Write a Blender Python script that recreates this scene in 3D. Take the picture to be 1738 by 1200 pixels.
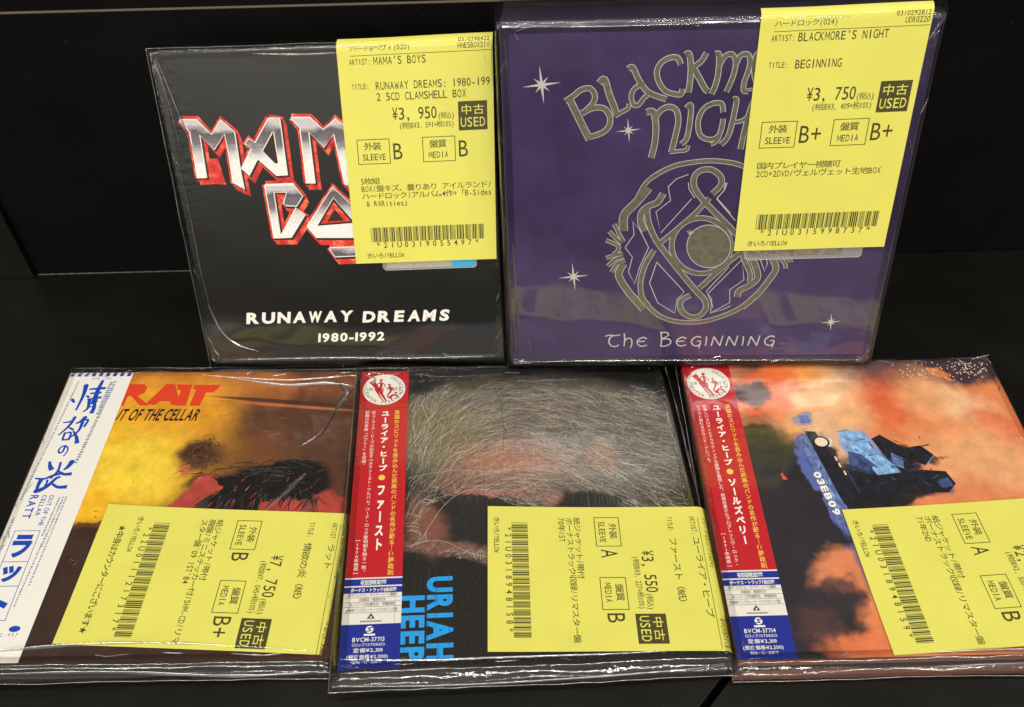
import bpy, math, random
from mathutils import Matrix, Vector
R = math.radians
random.seed(7)
for o in list(bpy.data.objects):
    bpy.data.objects.remove(o)
SC = bpy.context.scene
COL = SC.collection
MM = 0.001

# ---------------------------------------------------------------- camera
cam = bpy.data.cameras.new('camera')
cam.sensor_width = 36.0
cam.lens = 1549.0 / 1738.0 * 36.0
cam.clip_start = 0.01
cam.clip_end = 50
cam_o = bpy.data.objects.new('camera', cam)
COL.objects.link(cam_o)
MT = ((0.999672, -0.025603, 0.0), (-0.018449, -0.720336, 0.69338), (-0.017753, -0.693152, -0.720572))
rot = Matrix([[MT[i][0], -MT[i][1], -MT[i][2]] for i in range(3)])
cam_o.matrix_world = Matrix.Translation((0, 0, 0.30676)) @ rot.to_4x4()
SC.camera = cam_o

# ---------------------------------------------------------------- room light
world = bpy.data.worlds.new('World')
SC.world = world
world.use_nodes = True
wn = world.node_tree
wn.nodes.clear()
def wnode(t, **k):
    n = wn.nodes.new(t)
    for a, b in k.items():
        setattr(n, a, b)
    return n
wo = wnode('ShaderNodeOutputWorld')
wb = wnode('ShaderNodeBackground')
wt = wnode('ShaderNodeTexCoord')
ws = wnode('ShaderNodeSeparateXYZ')
wn.links.new(wt.outputs['Generated'], ws.inputs[0])
wr = wnode('ShaderNodeMapRange', interpolation_type='SMOOTHSTEP')   # the shop behind the viewer, brighter towards its ceiling
for i, v in ((1, -0.10), (2, 0.26), (3, 0.04), (4, 0.85)):
    wr.inputs[i].default_value = v
wn.links.new(ws.outputs[2], wr.inputs[0])
wr2 = wnode('ShaderNodeMapRange', interpolation_type='SMOOTHSTEP')
for i, v in ((1, 0.5), (2, -0.75), (3, 0.10), (4, 1.0)):
    wr2.inputs[i].default_value = v
wn.links.new(ws.outputs[1], wr2.inputs[0])
wm = wnode('ShaderNodeMath', operation='MULTIPLY')
wn.links.new(wr.outputs[0], wm.inputs[0])
wn.links.new(wr2.outputs[0], wm.inputs[1])
wb.inputs['Color'].default_value = (1.0, 0.94, 0.84, 1)
wn.links.new(wm.outputs[0], wb.inputs['Strength'])
wn.links.new(wb.outputs[0], wo.inputs[0])

def area(name, loc, target, sx, sy, power, col=(1.0, 0.95, 0.87)):
    l = bpy.data.lights.new(name, 'AREA')
    l.shape = 'RECTANGLE'
    l.size, l.size_y = sx, sy
    l.energy = power
    l.color = col
    o = bpy.data.objects.new(name, l)
    COL.objects.link(o)
    o.location = loc
    d = Vector(target) - Vector(loc)
    o.rotation_euler = d.to_track_quat('-Z', 'Y').to_euler()
    return o
area('ceiling_light', (0.15, -0.15, 1.9), (0.15, 0.1, 0.0), 2.4, 0.05, 15.5)
area('ceiling_light', (-0.3, -1.3, 2.0), (0.0, 0.2, 0.05), 2.4, 0.05, 20)
area('ceiling_light', (0.4, -2.6, 2.0), (0.0, 0.2, 0.05), 2.6, 0.05, 20)
area('added_side_light', (-2.0, -1.5, 0.8), (0.0, 0.3, 0.08), 0.2, 1.0, 7)  # added side lamp, puts glints on the film's upright creases

SC.view_settings.view_transform = 'Standard'
SC.view_settings.look = 'None'
SC.view_settings.exposure = 0.0
SC.view_settings.gamma = 1.0
SC.view_settings.use_curve_mapping = False
SC.cycles.max_bounces = 12
SC.cycles.transparent_max_bounces = 24

# ---------------------------------------------------------------- materials
def lin(v):
    v /= 255.0
    return v / 12.92 if v <= 0.04045 else ((v + 0.055) / 1.055) ** 2.4
def C(r, g, b, k=1.22):
    """printed ink colour: seen colour -> base colour under this shop's light"""
    return (min(lin(r) * k, 0.9), min(lin(g) * k, 0.9), min(lin(b) * k, 0.9), 1)

class NT:
    def __init__(s, name):
        s.m = bpy.data.materials.new(name)
        s.m.use_nodes = True
        s.t = s.m.node_tree
        s.bsdf = s.t.nodes['Principled BSDF']
        s.out = s.t.nodes['Material Output']
    def n(s, t, ins=None, **k):
        n = s.t.nodes.new(t)
        for a, b in k.items():
            setattr(n, a, b)
        for a, b in (ins or {}).items():
            s.set(n.inputs[a], b)
        return n
    def set(s, sock, v):
        if hasattr(v, 'is_output'):
            s.t.links.new(v, sock)
        else:
            sock.default_value = v
    def mix(s, f, a, b, mode='MIX'):
        n = s.t.nodes.new('ShaderNodeMix')
        n.data_type = 'RGBA'
        n.blend_type = mode
        s.set(n.inputs[0], f)
        s.set(n.inputs[6], a)
        s.set(n.inputs[7], b)
        return n.outputs[2]
    def pos(s):
        """object position in millimetres"""
        tc = s.n('ShaderNodeTexCoord')
        v = s.n('ShaderNodeVectorMath', {0: tc.outputs['Object']}, operation='SCALE')
        v.inputs['Scale'].default_value = 1000.0
        return v.outputs[0]
    def noise(s, vec, scale, detail=4, rough=0.55, stretch=None, **k):
        if stretch:
            mp = s.n('ShaderNodeMapping', {0: vec})
            mp.inputs['Scale'].default_value = stretch
            vec = mp.outputs[0]
        return s.n('ShaderNodeTexNoise', {'Vector': vec, 'Scale': scale, 'Detail': detail, 'Roughness': rough}, **k)

def film_coat(m, kind, vec, weight=1.0, rough=0.06):
    """the tight clear film on a face: a gloss coat with the film's own small unevenness"""
    b = m.bsdf
    b.inputs['Coat Weight'].default_value = weight
    b.inputs['Coat Roughness'].default_value = rough
    b.inputs['Coat IOR'].default_value = 1.75 if kind in ('box', 'crinkle') else 1.45     # loose film over a box has two faces and air between
    n1 = m.noise(vec, 0.022, 2, 0.4)
    h = n1.outputs[0]
    d = 0.30
    if kind == 'streak':
        n2 = m.noise(vec, 0.5, 3, 0.6, stretch=(1.6, 0.03, 1))
        mm = m.n('ShaderNodeMath', {0: n2.outputs[0], 1: 0.35}, operation='MULTIPLY')
        h = m.n('ShaderNodeMath', {0: h, 1: mm.outputs[0]}, operation='ADD').outputs[0]
        d = 0.4
    elif kind == 'crinkle':
        n2 = m.noise(vec, 0.28, 4, 0.6)
        sx = m.n('ShaderNodeSeparateXYZ', {0: vec})
        f = m.n('ShaderNodeMapRange', {0: sx.outputs[0], 1: 17.0, 2: 2.0, 3: 0.0, 4: 0.5}, interpolation_type='SMOOTHSTEP')
        f2 = m.n('ShaderNodeMapRange', {0: sx.outputs[1], 1: 60.0, 2: 95.0, 3: 0.12, 4: 1.0}, interpolation_type='SMOOTHSTEP')
        ff = m.n('ShaderNodeMath', {0: f.outputs[0], 1: f2.outputs[0]}, operation='MULTIPLY')
        mm = m.n('ShaderNodeMath', {0: n2.outputs[0], 1: ff.outputs[0]}, operation='MULTIPLY')
        h = m.n('ShaderNodeMath', {0: h, 1: mm.outputs[0]}, operation='ADD').outputs[0]
        d = 0.5
    elif kind == 'box':
        d = 0.5
    bp = m.n('ShaderNodeBump', {'Height': h, 'Strength': d, 'Distance': 0.0022 if kind == 'box' else 0.0012})
    m.t.links.new(bp.outputs[0], b.inputs['Coat Normal'])

_mc = {}
def ink(name, col, film='plain', rough=0.6, metallic=0.0, grain=0.06, gs=1.2, coat=1.0):
    if name in _mc:
        return _mc[name]
    m = NT(name)
    v = m.pos()
    nz = m.noise(v, gs, 6, 0.62)
    f = m.n('ShaderNodeMapRange', {0: nz.outputs[0], 1: 0.3, 2: 0.7, 3: 1 - grain, 4: 1 + grain})
    c = m.mix(1.0, col, f.outputs[0], 'MULTIPLY')
    m.t.links.new(c, m.bsdf.inputs['Base Color'])
    m.bsdf.inputs['Roughness'].default_value = rough
    m.bsdf.inputs['Metallic'].default_value = metallic
    m.bsdf.inputs['Specular IOR Level'].default_value = 0.2
    if film:
        film_coat(m, film, v, coat)
    _mc[name] = m.m
    return m.m

def art(name, base, blobs, warp=((0.05, 10), (0.25, 2)), tone=(0.16, 0.22), film='plain', extra=None):
    """a printed picture of soft colour fields: base colour, then ellipses (x, y, rx, ry, turn, softness, colour, opacity) in mm, edges broken by noise"""
    m = NT(name)
    v0 = m.pos()
    v = v0
    for sc, amp in warp:
        nz = m.noise(v0, sc, 3, 0.5)
        s1 = m.n('ShaderNodeVectorMath', {0: nz.outputs['Color'], 1: (0.5, 0.5, 0.5)}, operation='SUBTRACT')
        s2 = m.n('ShaderNodeVectorMath', {0: s1.outputs[0]}, operation='SCALE')
        s2.inputs['Scale'].default_value = amp * 2.4
        v = m.n('ShaderNodeVectorMath', {0: v, 1: s2.outputs[0]}, operation='ADD').outputs[0]
    c = base
    for (x, y, rx, ry, tr, soft, colr, op) in blobs:
        mp = m.n('ShaderNodeMapping', {0: v if op > 0 else v0}, vector_type='TEXTURE')
        op = abs(op)
        mp.inputs['Location'].default_value = (x, y, 0)
        mp.inputs['Rotation'].default_value = (0, 0, R(tr))
        mp.inputs['Scale'].default_value = (rx, ry, 1000)
        ln = m.n('ShaderNodeVectorMath', {0: mp.outputs[0]}, operation='LENGTH')
        mr = m.n('ShaderNodeMapRange', {0: ln.outputs['Value'], 1: 1.0 + soft * 0.5, 2: 1.0 - soft * 0.5, 3: 0.0, 4: op}, interpolation_type='SMOOTHSTEP')
        c = m.mix(mr.outputs[0], c, colr)
    nz = m.noise(v0, tone[0], 6, 0.65)
    f = m.n('ShaderNodeMapRange', {0: nz.outputs[0], 1: 0.3, 2: 0.7, 3: 1 - tone[1], 4: 1 + tone[1]})
    c = m.mix(1.0, c, f.outputs[0], 'MULTIPLY')
    if extra:
        c = extra(m, v0, c)
    m.t.links.new(c, m.bsdf.inputs['Base Color'])
    m.bsdf.inputs['Roughness'].default_value = 0.6
    m.bsdf.inputs['Specular IOR Level'].default_value = 0.2
    film_coat(m, film, v0)
    return m.m

def clear(name, lo, rough, haze=0.0, gain=1.0):
    m = NT(name)
    m.t.nodes.remove(m.bsdf)
    v = m.pos()
    nz = m.noise(v, 0.25, 3)
    bp = m.n('ShaderNodeBump', {'Height': nz.outputs[0], 'Strength': 0.15, 'Distance': 0.001})
    fr = m.n('ShaderNodeFresnel', {'IOR': 1.5, 'Normal': bp.outputs[0]})
    ma = m.n('ShaderNodeMath', {0: fr.outputs[0], 1: gain, 2: lo}, operation='MULTIPLY_ADD', use_clamp=True)
    tr = m.n('ShaderNodeBsdfTransparent', {'Color': (0.97, 0.97, 0.96, 1)})
    gl = m.n('ShaderNodeBsdfGlossy', {'Color': (1, 1, 1, 1), 'Roughness': rough, 'Normal': bp.outputs[0]})
    mx = m.n('ShaderNodeMixShader', {0: ma.outputs[0], 1: tr.outputs[0], 2: gl.outputs[0]})
    o = mx.outputs[0]
    if haze:
        df = m.n('ShaderNodeBsdfDiffuse', {'Color': (0.8, 0.8, 0.77, 1)})
        o = m.n('ShaderNodeMixShader', {0: haze, 1: o, 2: df.outputs[0]}).outputs[0]
    m.t.links.new(o, m.out.inputs[0])
    return m.m
FILM = clear('clear_film', 0.025, 0.05, 0.0, 0.75)
CREASE = clear('film_crease', 0.26, 0.10, 0.02)
SEAM = clear('film_seam', 0.22, 0.12, 0.10)

# ---------------------------------------------------------------- geometry helpers
_gc = {}
_tc = bpy.data.curves.new('glyph', 'FONT')
_to = bpy.data.objects.new('glyph', _tc)
COL.objects.link(_to)
_tc.resolution_u = 3
def glyph(ch, off=0.0):
    k = (ch, off)
    if k not in _gc:
        _tc.body = ch
        _tc.offset = off
        dg = bpy.context.evaluated_depsgraph_get()
        dg.update()
        ev = _to.evaluated_get(dg)
        me = ev.to_mesh()
        vs = [(v.co.x, v.co.y) for v in me.vertices]
        fs = [tuple(p.vertices) for p in me.polygons]
        ev.to_mesh_clear()
        if vs:
            xs = [v[0] for v in vs]
            ys = [v[1] for v in vs]
            _gc[k] = (vs, fs, min(xs), max(xs), min(ys), max(ys))
        else:
            _gc[k] = None
    return _gc[k]
def drawn(ch):
    """narrow M and W for the printer's fixed-width face"""
    if (ch, 'd') not in _gc:
        H = glyph('H')[5]
        L = [((0, 0), (0, H)), ((.42, 0), (.42, H)), ((0, H), (.21, H * .3)), ((.42, H), (.21, H * .3))]
        if ch == 'W':
            L = [((0, H), (.08, 0)), ((.42, H), (.34, 0)), ((.08, 0), (.21, H * .75)), ((.34, 0), (.21, H * .75))]
        vs, fs = [], []
        for (a, b) in L:
            dx, dy = b[0] - a[0], b[1] - a[1]
            l = math.hypot(dx, dy)
            ox, oy = -dy / l * .034, dx / l * .034
            k = len(vs)
            vs += [(a[0] + ox, a[1] + oy), (a[0] - ox, a[1] - oy), (b[0] - ox, b[1] - oy), (b[0] + ox, b[1] + oy)]
            fs.append((k, k + 1, k + 2, k + 3))
        _gc[(ch, 'd')] = (vs, fs, -.034, .454, 0, H)
    return _gc[(ch, 'd')]
def wide(ch):
    return ord(ch) > 0x2000
def cells(s):
    return sum(2 if wide(c) else 1 for c in s)

class MB:
    """collects flat and solid pieces (mm) and links them as ONE mesh object"""
    def __init__(s):
        s.v, s.f, s.mi, s.cur, s.k = [], [], [], 0, 0
    def mat(s, i):
        s.cur = i
        return s
    def add(s, vs, fs):
        b = len(s.v)
        s.v += vs
        for f in fs:
            s.f.append(tuple(i + b for i in f))
            s.mi.append(s.cur)
    def step(s, z):
        s.k = (s.k + 1) % 40
        return z + s.k * 0.0006
    def poly(s, pts, z=0.0):
        a = sum(pts[i - 1][0] * pts[i][1] - pts[i][0] * pts[i - 1][1] for i in range(len(pts)))
        if a < 0:
            pts = pts[::-1]
        s.add([(p[0], p[1], z) for p in pts], [tuple(range(len(pts)))])
    def quad(s, x0, y0, x1, y1, z=0.0, ny=1, nx=1):
        vs = [(x0 + (x1 - x0) * i / nx, y0 + (y1 - y0) * j / ny, z) for j in range(ny + 1) for i in range(nx + 1)]
        s.add(vs, [(j * (nx + 1) + i, j * (nx + 1) + i + 1, (j + 1) * (nx + 1) + i + 1, (j + 1) * (nx + 1) + i) for j in range(ny) for i in range(nx)])
    def frame(s, x0, y0, x1, y1, w, z):
        o = [(x0, y0), (x1, y0), (x1, y1), (x0, y1)]
        n = [(x0 + w, y0 + w), (x1 - w, y0 + w), (x1 - w, y1 - w), (x0 + w, y1 - w)]
        s.add([(p[0], p[1], z) for p in o + n], [(i, (i + 1) % 4, 4 + (i + 1) % 4, 4 + i) for i in range(4)])
    def stroke(s, pts, w, z=0.0, closed=False, ends=True, w1=None, sub=4):
        if len(pts) > 2 and sub > 1:
            pts = smooth(pts, sub)
        n = len(pts)
        L, Rr = [], []
        for i, p in enumerate(pts):
            a, b = pts[max(i - 1, 0)], pts[min(i + 1, n - 1)]
            dx, dy = b[0] - a[0], b[1] - a[1]
            l = math.hypot(dx, dy) or 1
            t = i / (n - 1)
            ww = (w if w1 is None else w + (w1 - w) * t) / 2
            L.append((p[0] - dy / l * ww, p[1] + dx / l * ww, z))
            Rr.append((p[0] + dy / l * ww, p[1] - dx / l * ww, z))
        s.add(Rr + L, [(i, i + 1, n + i + 1, n + i) for i in range(n - 1)])
    def disc(s, x, y, rx, ry, z, n=40, r0=0.0):
        o = [(x + rx * math.cos(2 * math.pi * i / n), y + ry * math.sin(2 * math.pi * i / n), z) for i in range(n)]
        if not r0:
            s.add(o, [tuple(range(n))])
        else:
            q = [(x + r0 * rx * math.cos(2 * math.pi * i / n), y + r0 * ry * math.sin(2 * math.pi * i / n), z) for i in range(n)]
            s.add(o + q, [(i, (i + 1) % n, n + (i + 1) % n, n + i) for i in range(n)])
    def put(s, g, fx, z):
        vs, fs = g[0], g[1]
        s.add([(*fx(p), z) for p in vs], fs)
    def text(s, st, x, y, w, h, ang=0.0, z=0.0, bold=0.0, mono=True, shear=0.0, ex=0.88, lim=0.9):
        """one line of lettering fitted to w (whole width) and h (height), baseline at x, y"""
        cj = any(wide(c) for c in st)
        H = glyph('H', bold)
        K = glyph('国', bold)
        ca, sa = math.cos(R(ang)), math.sin(R(ang))
        if mono:
            cw = w / cells(st)
            px = 0.0
            for c in st:
                n = 2 if wide(c) else 1
                g = drawn(c) if c in 'MW' and lim < 1 and c.isascii() else glyph(c, bold)
                if g:
                    if n == 2:
                        sc = min(2 * cw * 0.93 / (K[3] - K[2]), 9e9)
                        sy = h / (K[5] - K[4])
                        cx = 0.5
                        oy = -K[4] * sy
                    else:
                        sy = (h * (ex if cj else 1.0)) / H[5]
                        gw = g[3] - g[2]
                        sc = min(sy * lim, cw * 0.84 / gw)
                        cx = (g[2] + g[3]) / 2
                        oy = h * 0.04 if cj else 0
                    mid = px + n * cw / 2
                    def fx(p):
                        yy = p[1] * sy + oy
                        xx = mid + (p[0] - cx) * sc + shear * yy
                        return (x + xx * ca - yy * sa, y + xx * sa + yy * ca)
                    s.put(g, fx, z)
                px += n * cw
        else:
            px, items = 0.0, []
            for c in st:
                g = glyph(c, bold)
                if not g:
                    px += 0.28
                    continue
                items.append((g, px - g[2]))
                px += g[3] - g[2] + 0.11
            px -= 0.11
            sx, sy = w / px, h / ((K[5] - K[4]) if cj else H[5])
            oy = -K[4] * sy if cj else 0.0
            for g, o in items:
                def fx(p):
                    yy = p[1] * sy + oy
                    xx = (p[0] + o) * sx + shear * yy
                    return (x + xx * ca - yy * sa, y + xx * sa + yy * ca)
                s.put(g, fx, z)
    def vtext(s, st, x, y0, y1, w, z=0.0, bold=0.0, x1=None, hs=0.9):
        """a column of lettering read downwards, centred on x (ending on x1)"""
        n = len(st)
        ch = (y0 - y1) / n
        K = glyph('国', bold)
        for i, c in enumerate(st):
            g = glyph(c, bold)
            if not g:
                continue
            cy = y0 - ch * (i + 0.5)
            cx = x + ((x1 - x) * (i + 0.5) / n if x1 is not None else 0)
            sx, sy = w / (K[3] - K[2]), ch * hs / (K[5] - K[4])
            if wide(c):
                gx, gy = (K[2] + K[3]) / 2, (K[4] + K[5]) / 2
            else:
                gx, gy = (g[2] + g[3]) / 2, (g[4] + g[5]) / 2
            if c in 'ー─「」[]（）〈〉':
                fx = lambda p: (cx + (p[1] - gy) * sx, cy - (p[0] - gx) * sy)
            elif c in '、。':
                fx = lambda p: (cx + (p[0] - gx) * sx + w * 0.55, cy + (p[1] - gy) * sy + ch * 0.5)
            else:
                fx = lambda p: (cx + (p[0] - gx) * sx, cy + (p[1] - gy) * sy)
            s.put(g, fx, z)
    def arc(s, st, x, y, r, a0, a1, h, z, bold=0.0, ys=1.0):
        """lettering round a circle from angle a0 to a1 (degrees), feet outwards when a1 > a0"""
        H = glyph('H', bold)
        n = len(st)
        sg = -1 if a1 > a0 else 1
        for i, c in enumerate(st):
            g = glyph(c, bold)
            if not g:
                continue
            a = R(a0 + (a1 - a0) * (i + 0.5) / n)
            t = a - sg * math.pi / 2 if sg > 0 else a + math.pi / 2
            sc = h / H[5]
            ct, s_t = math.cos(t), math.sin(t)
            def fx(p):
                xx, yy = (p[0] - (g[2] + g[3]) / 2) * sc * 0.9, (p[1] - H[5] / 2) * sc
                return (x + r * math.cos(a) + xx * ct - yy * s_t, y + (r * math.sin(a) + xx * s_t + yy * ct) * ys)
            s.put(g, fx, z)
    def box(s, x0, y0, z0, x1, y1, z1):
        v = [(x0, y0, z0), (x1, y0, z0), (x1, y1, z0), (x0, y1, z0), (x0, y0, z1), (x1, y0, z1), (x1, y1, z1), (x0, y1, z1)]
        s.add(v, [(3, 2, 1, 0), (4, 5, 6, 7), (0, 1, 5, 4), (1, 2, 6, 5), (2, 3, 7, 6), (3, 0, 4, 7)])
    def tube(s, pts, r, n=6):
        rings = []
        m = len(pts)
        for i, p in enumerate(pts):
            a, b = Vector(pts[max(i - 1, 0)]), Vector(pts[min(i + 1, m - 1)])
            d = (b - a).normalized()
            u = d.orthogonal().normalized()
            w = d.cross(u)
            rings.append([tuple(Vector(p) + r * (math.cos(2 * math.pi * k / n) * u + math.sin(2 * math.pi * k / n) * w)) for k in range(n)])
        vs = [q for rg in rings for q in rg]
        s.add(vs, [(i * n + k, i * n + (k + 1) % n, (i + 1) * n + (k + 1) % n, (i + 1) * n + k) for i in range(m - 1) for k in range(n)])
    def ridge(s, pts, w, h, z=0.2, sub=6):
        """a standing fold of film on the front: a low tent along pts, fading out at both ends"""
        pts = smooth(pts, sub)
        n = len(pts)
        prof = [(-1, 0), (-0.5, 0.55), (-0.12, 0.97), (0.12, 0.97), (0.5, 0.55), (1, 0)]
        vs = []
        for i, p in enumerate(pts):
            a, b = pts[max(i - 1, 0)], pts[min(i + 1, n - 1)]
            dx, dy = b[0] - a[0], b[1] - a[1]
            l = math.hypot(dx, dy) or 1
            k = math.sin(math.pi * min(max(i / (n - 1), 0.02), 0.98)) ** 0.6 * (0.85 + 0.15 * math.sin(i * 1.7))
            for (q, hh) in prof:
                vs.append((p[0] - dy / l * q * w * k, p[1] + dx / l * q * w * k, z + hh * h * k))
        m = len(prof)
        s.add(vs, [(i * m + j, (i + 1) * m + j, (i + 1) * m + j + 1, i * m + j + 1) for i in range(n - 1) for j in range(m - 1)])
    def bulge(s, c, ht, z=0.3, n=14, seed=1):
        """a patch of loose film standing off the front: four corners, height in the middle"""
        rr = random.Random(seed)
        p1, p2 = rr.uniform(0, 6), rr.uniform(0, 6)
        vs = []
        for j in range(n + 1):
            for i in range(n + 1):
                u, v = i / n, j / n
                x = (c[0][0] * (1 - u) + c[1][0] * u) * (1 - v) + (c[3][0] * (1 - u) + c[2][0] * u) * v
                y = (c[0][1] * (1 - u) + c[1][1] * u) * (1 - v) + (c[3][1] * (1 - u) + c[2][1] * u) * v
                k = (math.sin(math.pi * u) * math.sin(math.pi * v)) ** 0.7
                vs.append((x, y, z + ht * k * (0.75 + 0.25 * math.sin(5 * u + 3 * v + p1) + 0.15 * math.sin(9 * u - 6 * v + p2))))
        s.add(vs, [(j * (n + 1) + i, j * (n + 1) + i + 1, (j + 1) * (n + 1) + i + 1, (j + 1) * (n + 1) + i) for j in range(n) for i in range(n)])
    def build(s, name, mats, parent=None, warp=None, sm=False, bevel=0.0):
        me = bpy.data.meshes.new(name)
        vs = [warp(p) for p in s.v] if warp else s.v
        me.from_pydata([(p[0] * MM, p[1] * MM, p[2] * MM) for p in vs], [], s.f)
        if not isinstance(mats, (list, tuple)):
            mats = [mats]
        for m in mats:
            me.materials.append(m)
        me.polygons.foreach_set('material_index', s.mi)
        if sm:
            me.polygons.foreach_set('use_smooth', [True] * len(me.polygons))
        me.update()
        o = bpy.data.objects.new(name, me)
        COL.objects.link(o)
        if parent:
            o.parent = parent
        if bevel:
            b = o.modifiers.new('bevel', 'BEVEL')
            b.width = bevel * MM
            b.segments = 3
            b.limit_method = 'ANGLE'
        return o

def smooth(pts, sub):
    out = []
    n = len(pts)
    if n < 3:
        return [tuple(pts[0][j] + (pts[1][j] - pts[0][j]) * i / sub for j in range(len(pts[0]))) for i in range(sub + 1)]
    for i in range(n - 1):
        p0, p1, p2, p3 = pts[max(i - 1, 0)], pts[i], pts[i + 1], pts[min(i + 2, n - 1)]
        for k in range(sub):
            t = k / sub
            out.append(tuple(0.5 * (2 * b + (c - a) * t + (2 * a - 5 * b + 4 * c - d) * t * t + (3 * b - a - 3 * c + d) * t ** 3) for a, b, c, d in zip(p0, p1, p2, p3)))
    out.append(tuple(pts[-1]))
    return out

def tag(o, label=None, cat=None, group=None, kind=None):
    for k, v in (('label', label), ('category', cat), ('group', group), ('kind', kind)):
        if v:
            o[k] = v
    return o
def empty(name, mw):
    o = bpy.data.objects.new(name, None)
    COL.objects.link(o)
    o.empty_display_size = 0.02
    o.matrix_world = mw
    return o

# how each package stands: lower left corner of its front, the directions of its front's width and height, its size (mm)
FR = {
    'R': ((-196.53, 143.64, 10.6), (0.99928, 0.00702, -0.03726), (-0.00715, 0.99997, -0.00324), 130.6, 136.80),
    'H': ((-61.29, 136.83, 13.0), (0.99835, 0.03801, -0.04303), (-0.03874, 0.99912, -0.01619), 133.68, 139.10),
    'S': ((74.92, 139.98, 6.16), (0.99999, -0.00168, 0.00275), (0.00161, 0.9997, 0.02431), 135.95, 135.81),
    'M': ((-136.0, 286.09, 7.41), (0.99904, -0.03664, 0.02383), (-0.01033, 0.3318, 0.94329), 133.12, 136.39),
    'B': ((-1.18, 277.62, 11.55), (0.99885, -0.04424, 0.01838), (-0.00766, 0.23117, 0.97288), 157.35, 146.20)}
def mw(n, dx=0.0, dy=0.0, dz=0.0, ang=0.0):
    o, ex, ey, w, h = FR[n]
    ex, ey = Vector(ex), Vector(ey)
    ez = ex.cross(ey).normalized()
    m = Matrix((ex, ey, ez)).transposed().to_4x4()
    return Matrix.Translation(Vector(o) * MM) @ m @ Matrix.Translation(Vector((dx, dy, dz)) * MM) @ Matrix.Rotation(R(ang), 4, 'Z')

def film_frame(m, w, h, prof, mg, seed, seam=None, amp=0.3, skip=()):
    """the film round a package's edge. prof: (outward share of the side's margin, inset mm, height mm); mg: margins left, right, bottom, top"""
    rnd = random.Random(seed)
    ph = [(rnd.uniform(0, 6.3), rnd.uniform(0.025, 0.09)) for _ in range(8)]
    def wob(t, k):
        return sum(math.sin(t * ph[(k + j) % 8][1] * (1 + j * 1.7) + ph[(k + j) % 8][0]) / (1 + j) for j in range(4)) * 0.5
    sides = [((0, 0), (1, 0), (0, -1), w, mg[2], mg[0], mg[1]), ((w, 0), (0, 1), (1, 0), h, mg[1], mg[2], mg[3]),
             ((w, h), (-1, 0), (0, 1), w, mg[3], mg[1], mg[0]), ((0, h), (0, -1), (-1, 0), h, mg[0], mg[3], mg[2])]
    N = 44
    rows = []
    base = 0.0
    for si, (p, d, o, l, mm, m0, m1) in enumerate(sides):
        for i in range(N):
            t = i / N
            row = []
            for k, (sh, ins, z) in enumerate(prof):
                out = mm * sh - ins
                e0, e1 = m0 * sh - ins, m1 * sh - ins
                a = -e0 + (l + e1 + e0) * t
                fade = min(1.0, 4 * t + 0.15, 4 * (1 - t) + 0.15)
                q = base + a
                jo = wob(q, k) * amp * sh * fade
                jz = wob(q * 1.3 + 7, k + 3) * amp * 0.7 * (0.3 + sh) * fade
                row.append((p[0] + d[0] * a + o[0] * (out + jo), p[1] + d[1] * a + o[1] * (out + jo), z + jz))
            rows.append(row)
        base += l
    n, k = len(rows), len(prof)
    vs = [q for r_ in rows for q in r_]
    m.add(vs, [(i * k + j, i * k + j + 1, ((i + 1) % n) * k + j + 1, ((i + 1) % n) * k + j) for i in range(n) for j in range(k - 1)])
    if seam is not None:
        j, rad, mi = seam
        c = m.cur
        m.mat(mi)
        m.tube([r_[j] for r_ in rows] + [rows[0][j]], rad, 5)
        m.mat(c)
    return rows

# drawn shapes on the prints, in millimetres from each front's lower left corner
DM = {'M1':[(6.89,109.79),(13.73,109.61),(18.75,103.49),(23.4,109.36),(28.02,104.37),(27.75,88.63),(28.1,80.89),(24.19,83.91),(24.5,94.49),(24.1,104.24),(18.73,97.83),(13.68,104.03),(13.24,86.22),(9.82,85.99),(10.26,105.01)],'A1':[(42.86,109.43),(47.04,109.61),(46.8,86.44),(42.67,86.54),(35.87,93.6),(31.11,86.83),(28.63,89.52),(34.09,97.56),(31.74,99.71),(33.53,101.45),(35.98,99.9)],'A1h':[(43.83,104.14),(38.45,96.55),(42.78,91.31),(43.91,91.58)],'M2':[(51.82,109.48),(59.36,109.28),(64.15,104.25),(69.43,108.55),(74.36,104.22),(73.49,79.61),(70.37,82.17),(68.27,102.97),(63.55,97.64),(57.96,104.18),(57.75,82.72),(54.59,82.8),(55.04,105.43)],'B1':[(37.15,82.48),(48.7,82.69),(51.88,77.38),(48.86,73.42),(44.71,73.77),(43.79,74.3),(45.76,79.28),(40.12,79.41),(40.08,61.01),(41.41,61.5),(48.72,72.41),(51.79,69.53),(44.69,59.86),(37.58,59.5)],'O1':[(52.34,64.37),(65.08,80.81),(78.18,66.11),(75.7,59.17),(55.46,59.62)],'O1h':[(56.6,64.54),(64.78,76.32),(72.4,65.47)],'Y1':[(60.34,54.52),(74.47,54.74),(74.07,51.04),(62.41,50.75)],'t1':[18.38,20.07,91.73,5.12,0.34],'t2':[49.83,10.49,29.68,4.06,0.66]}
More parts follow.
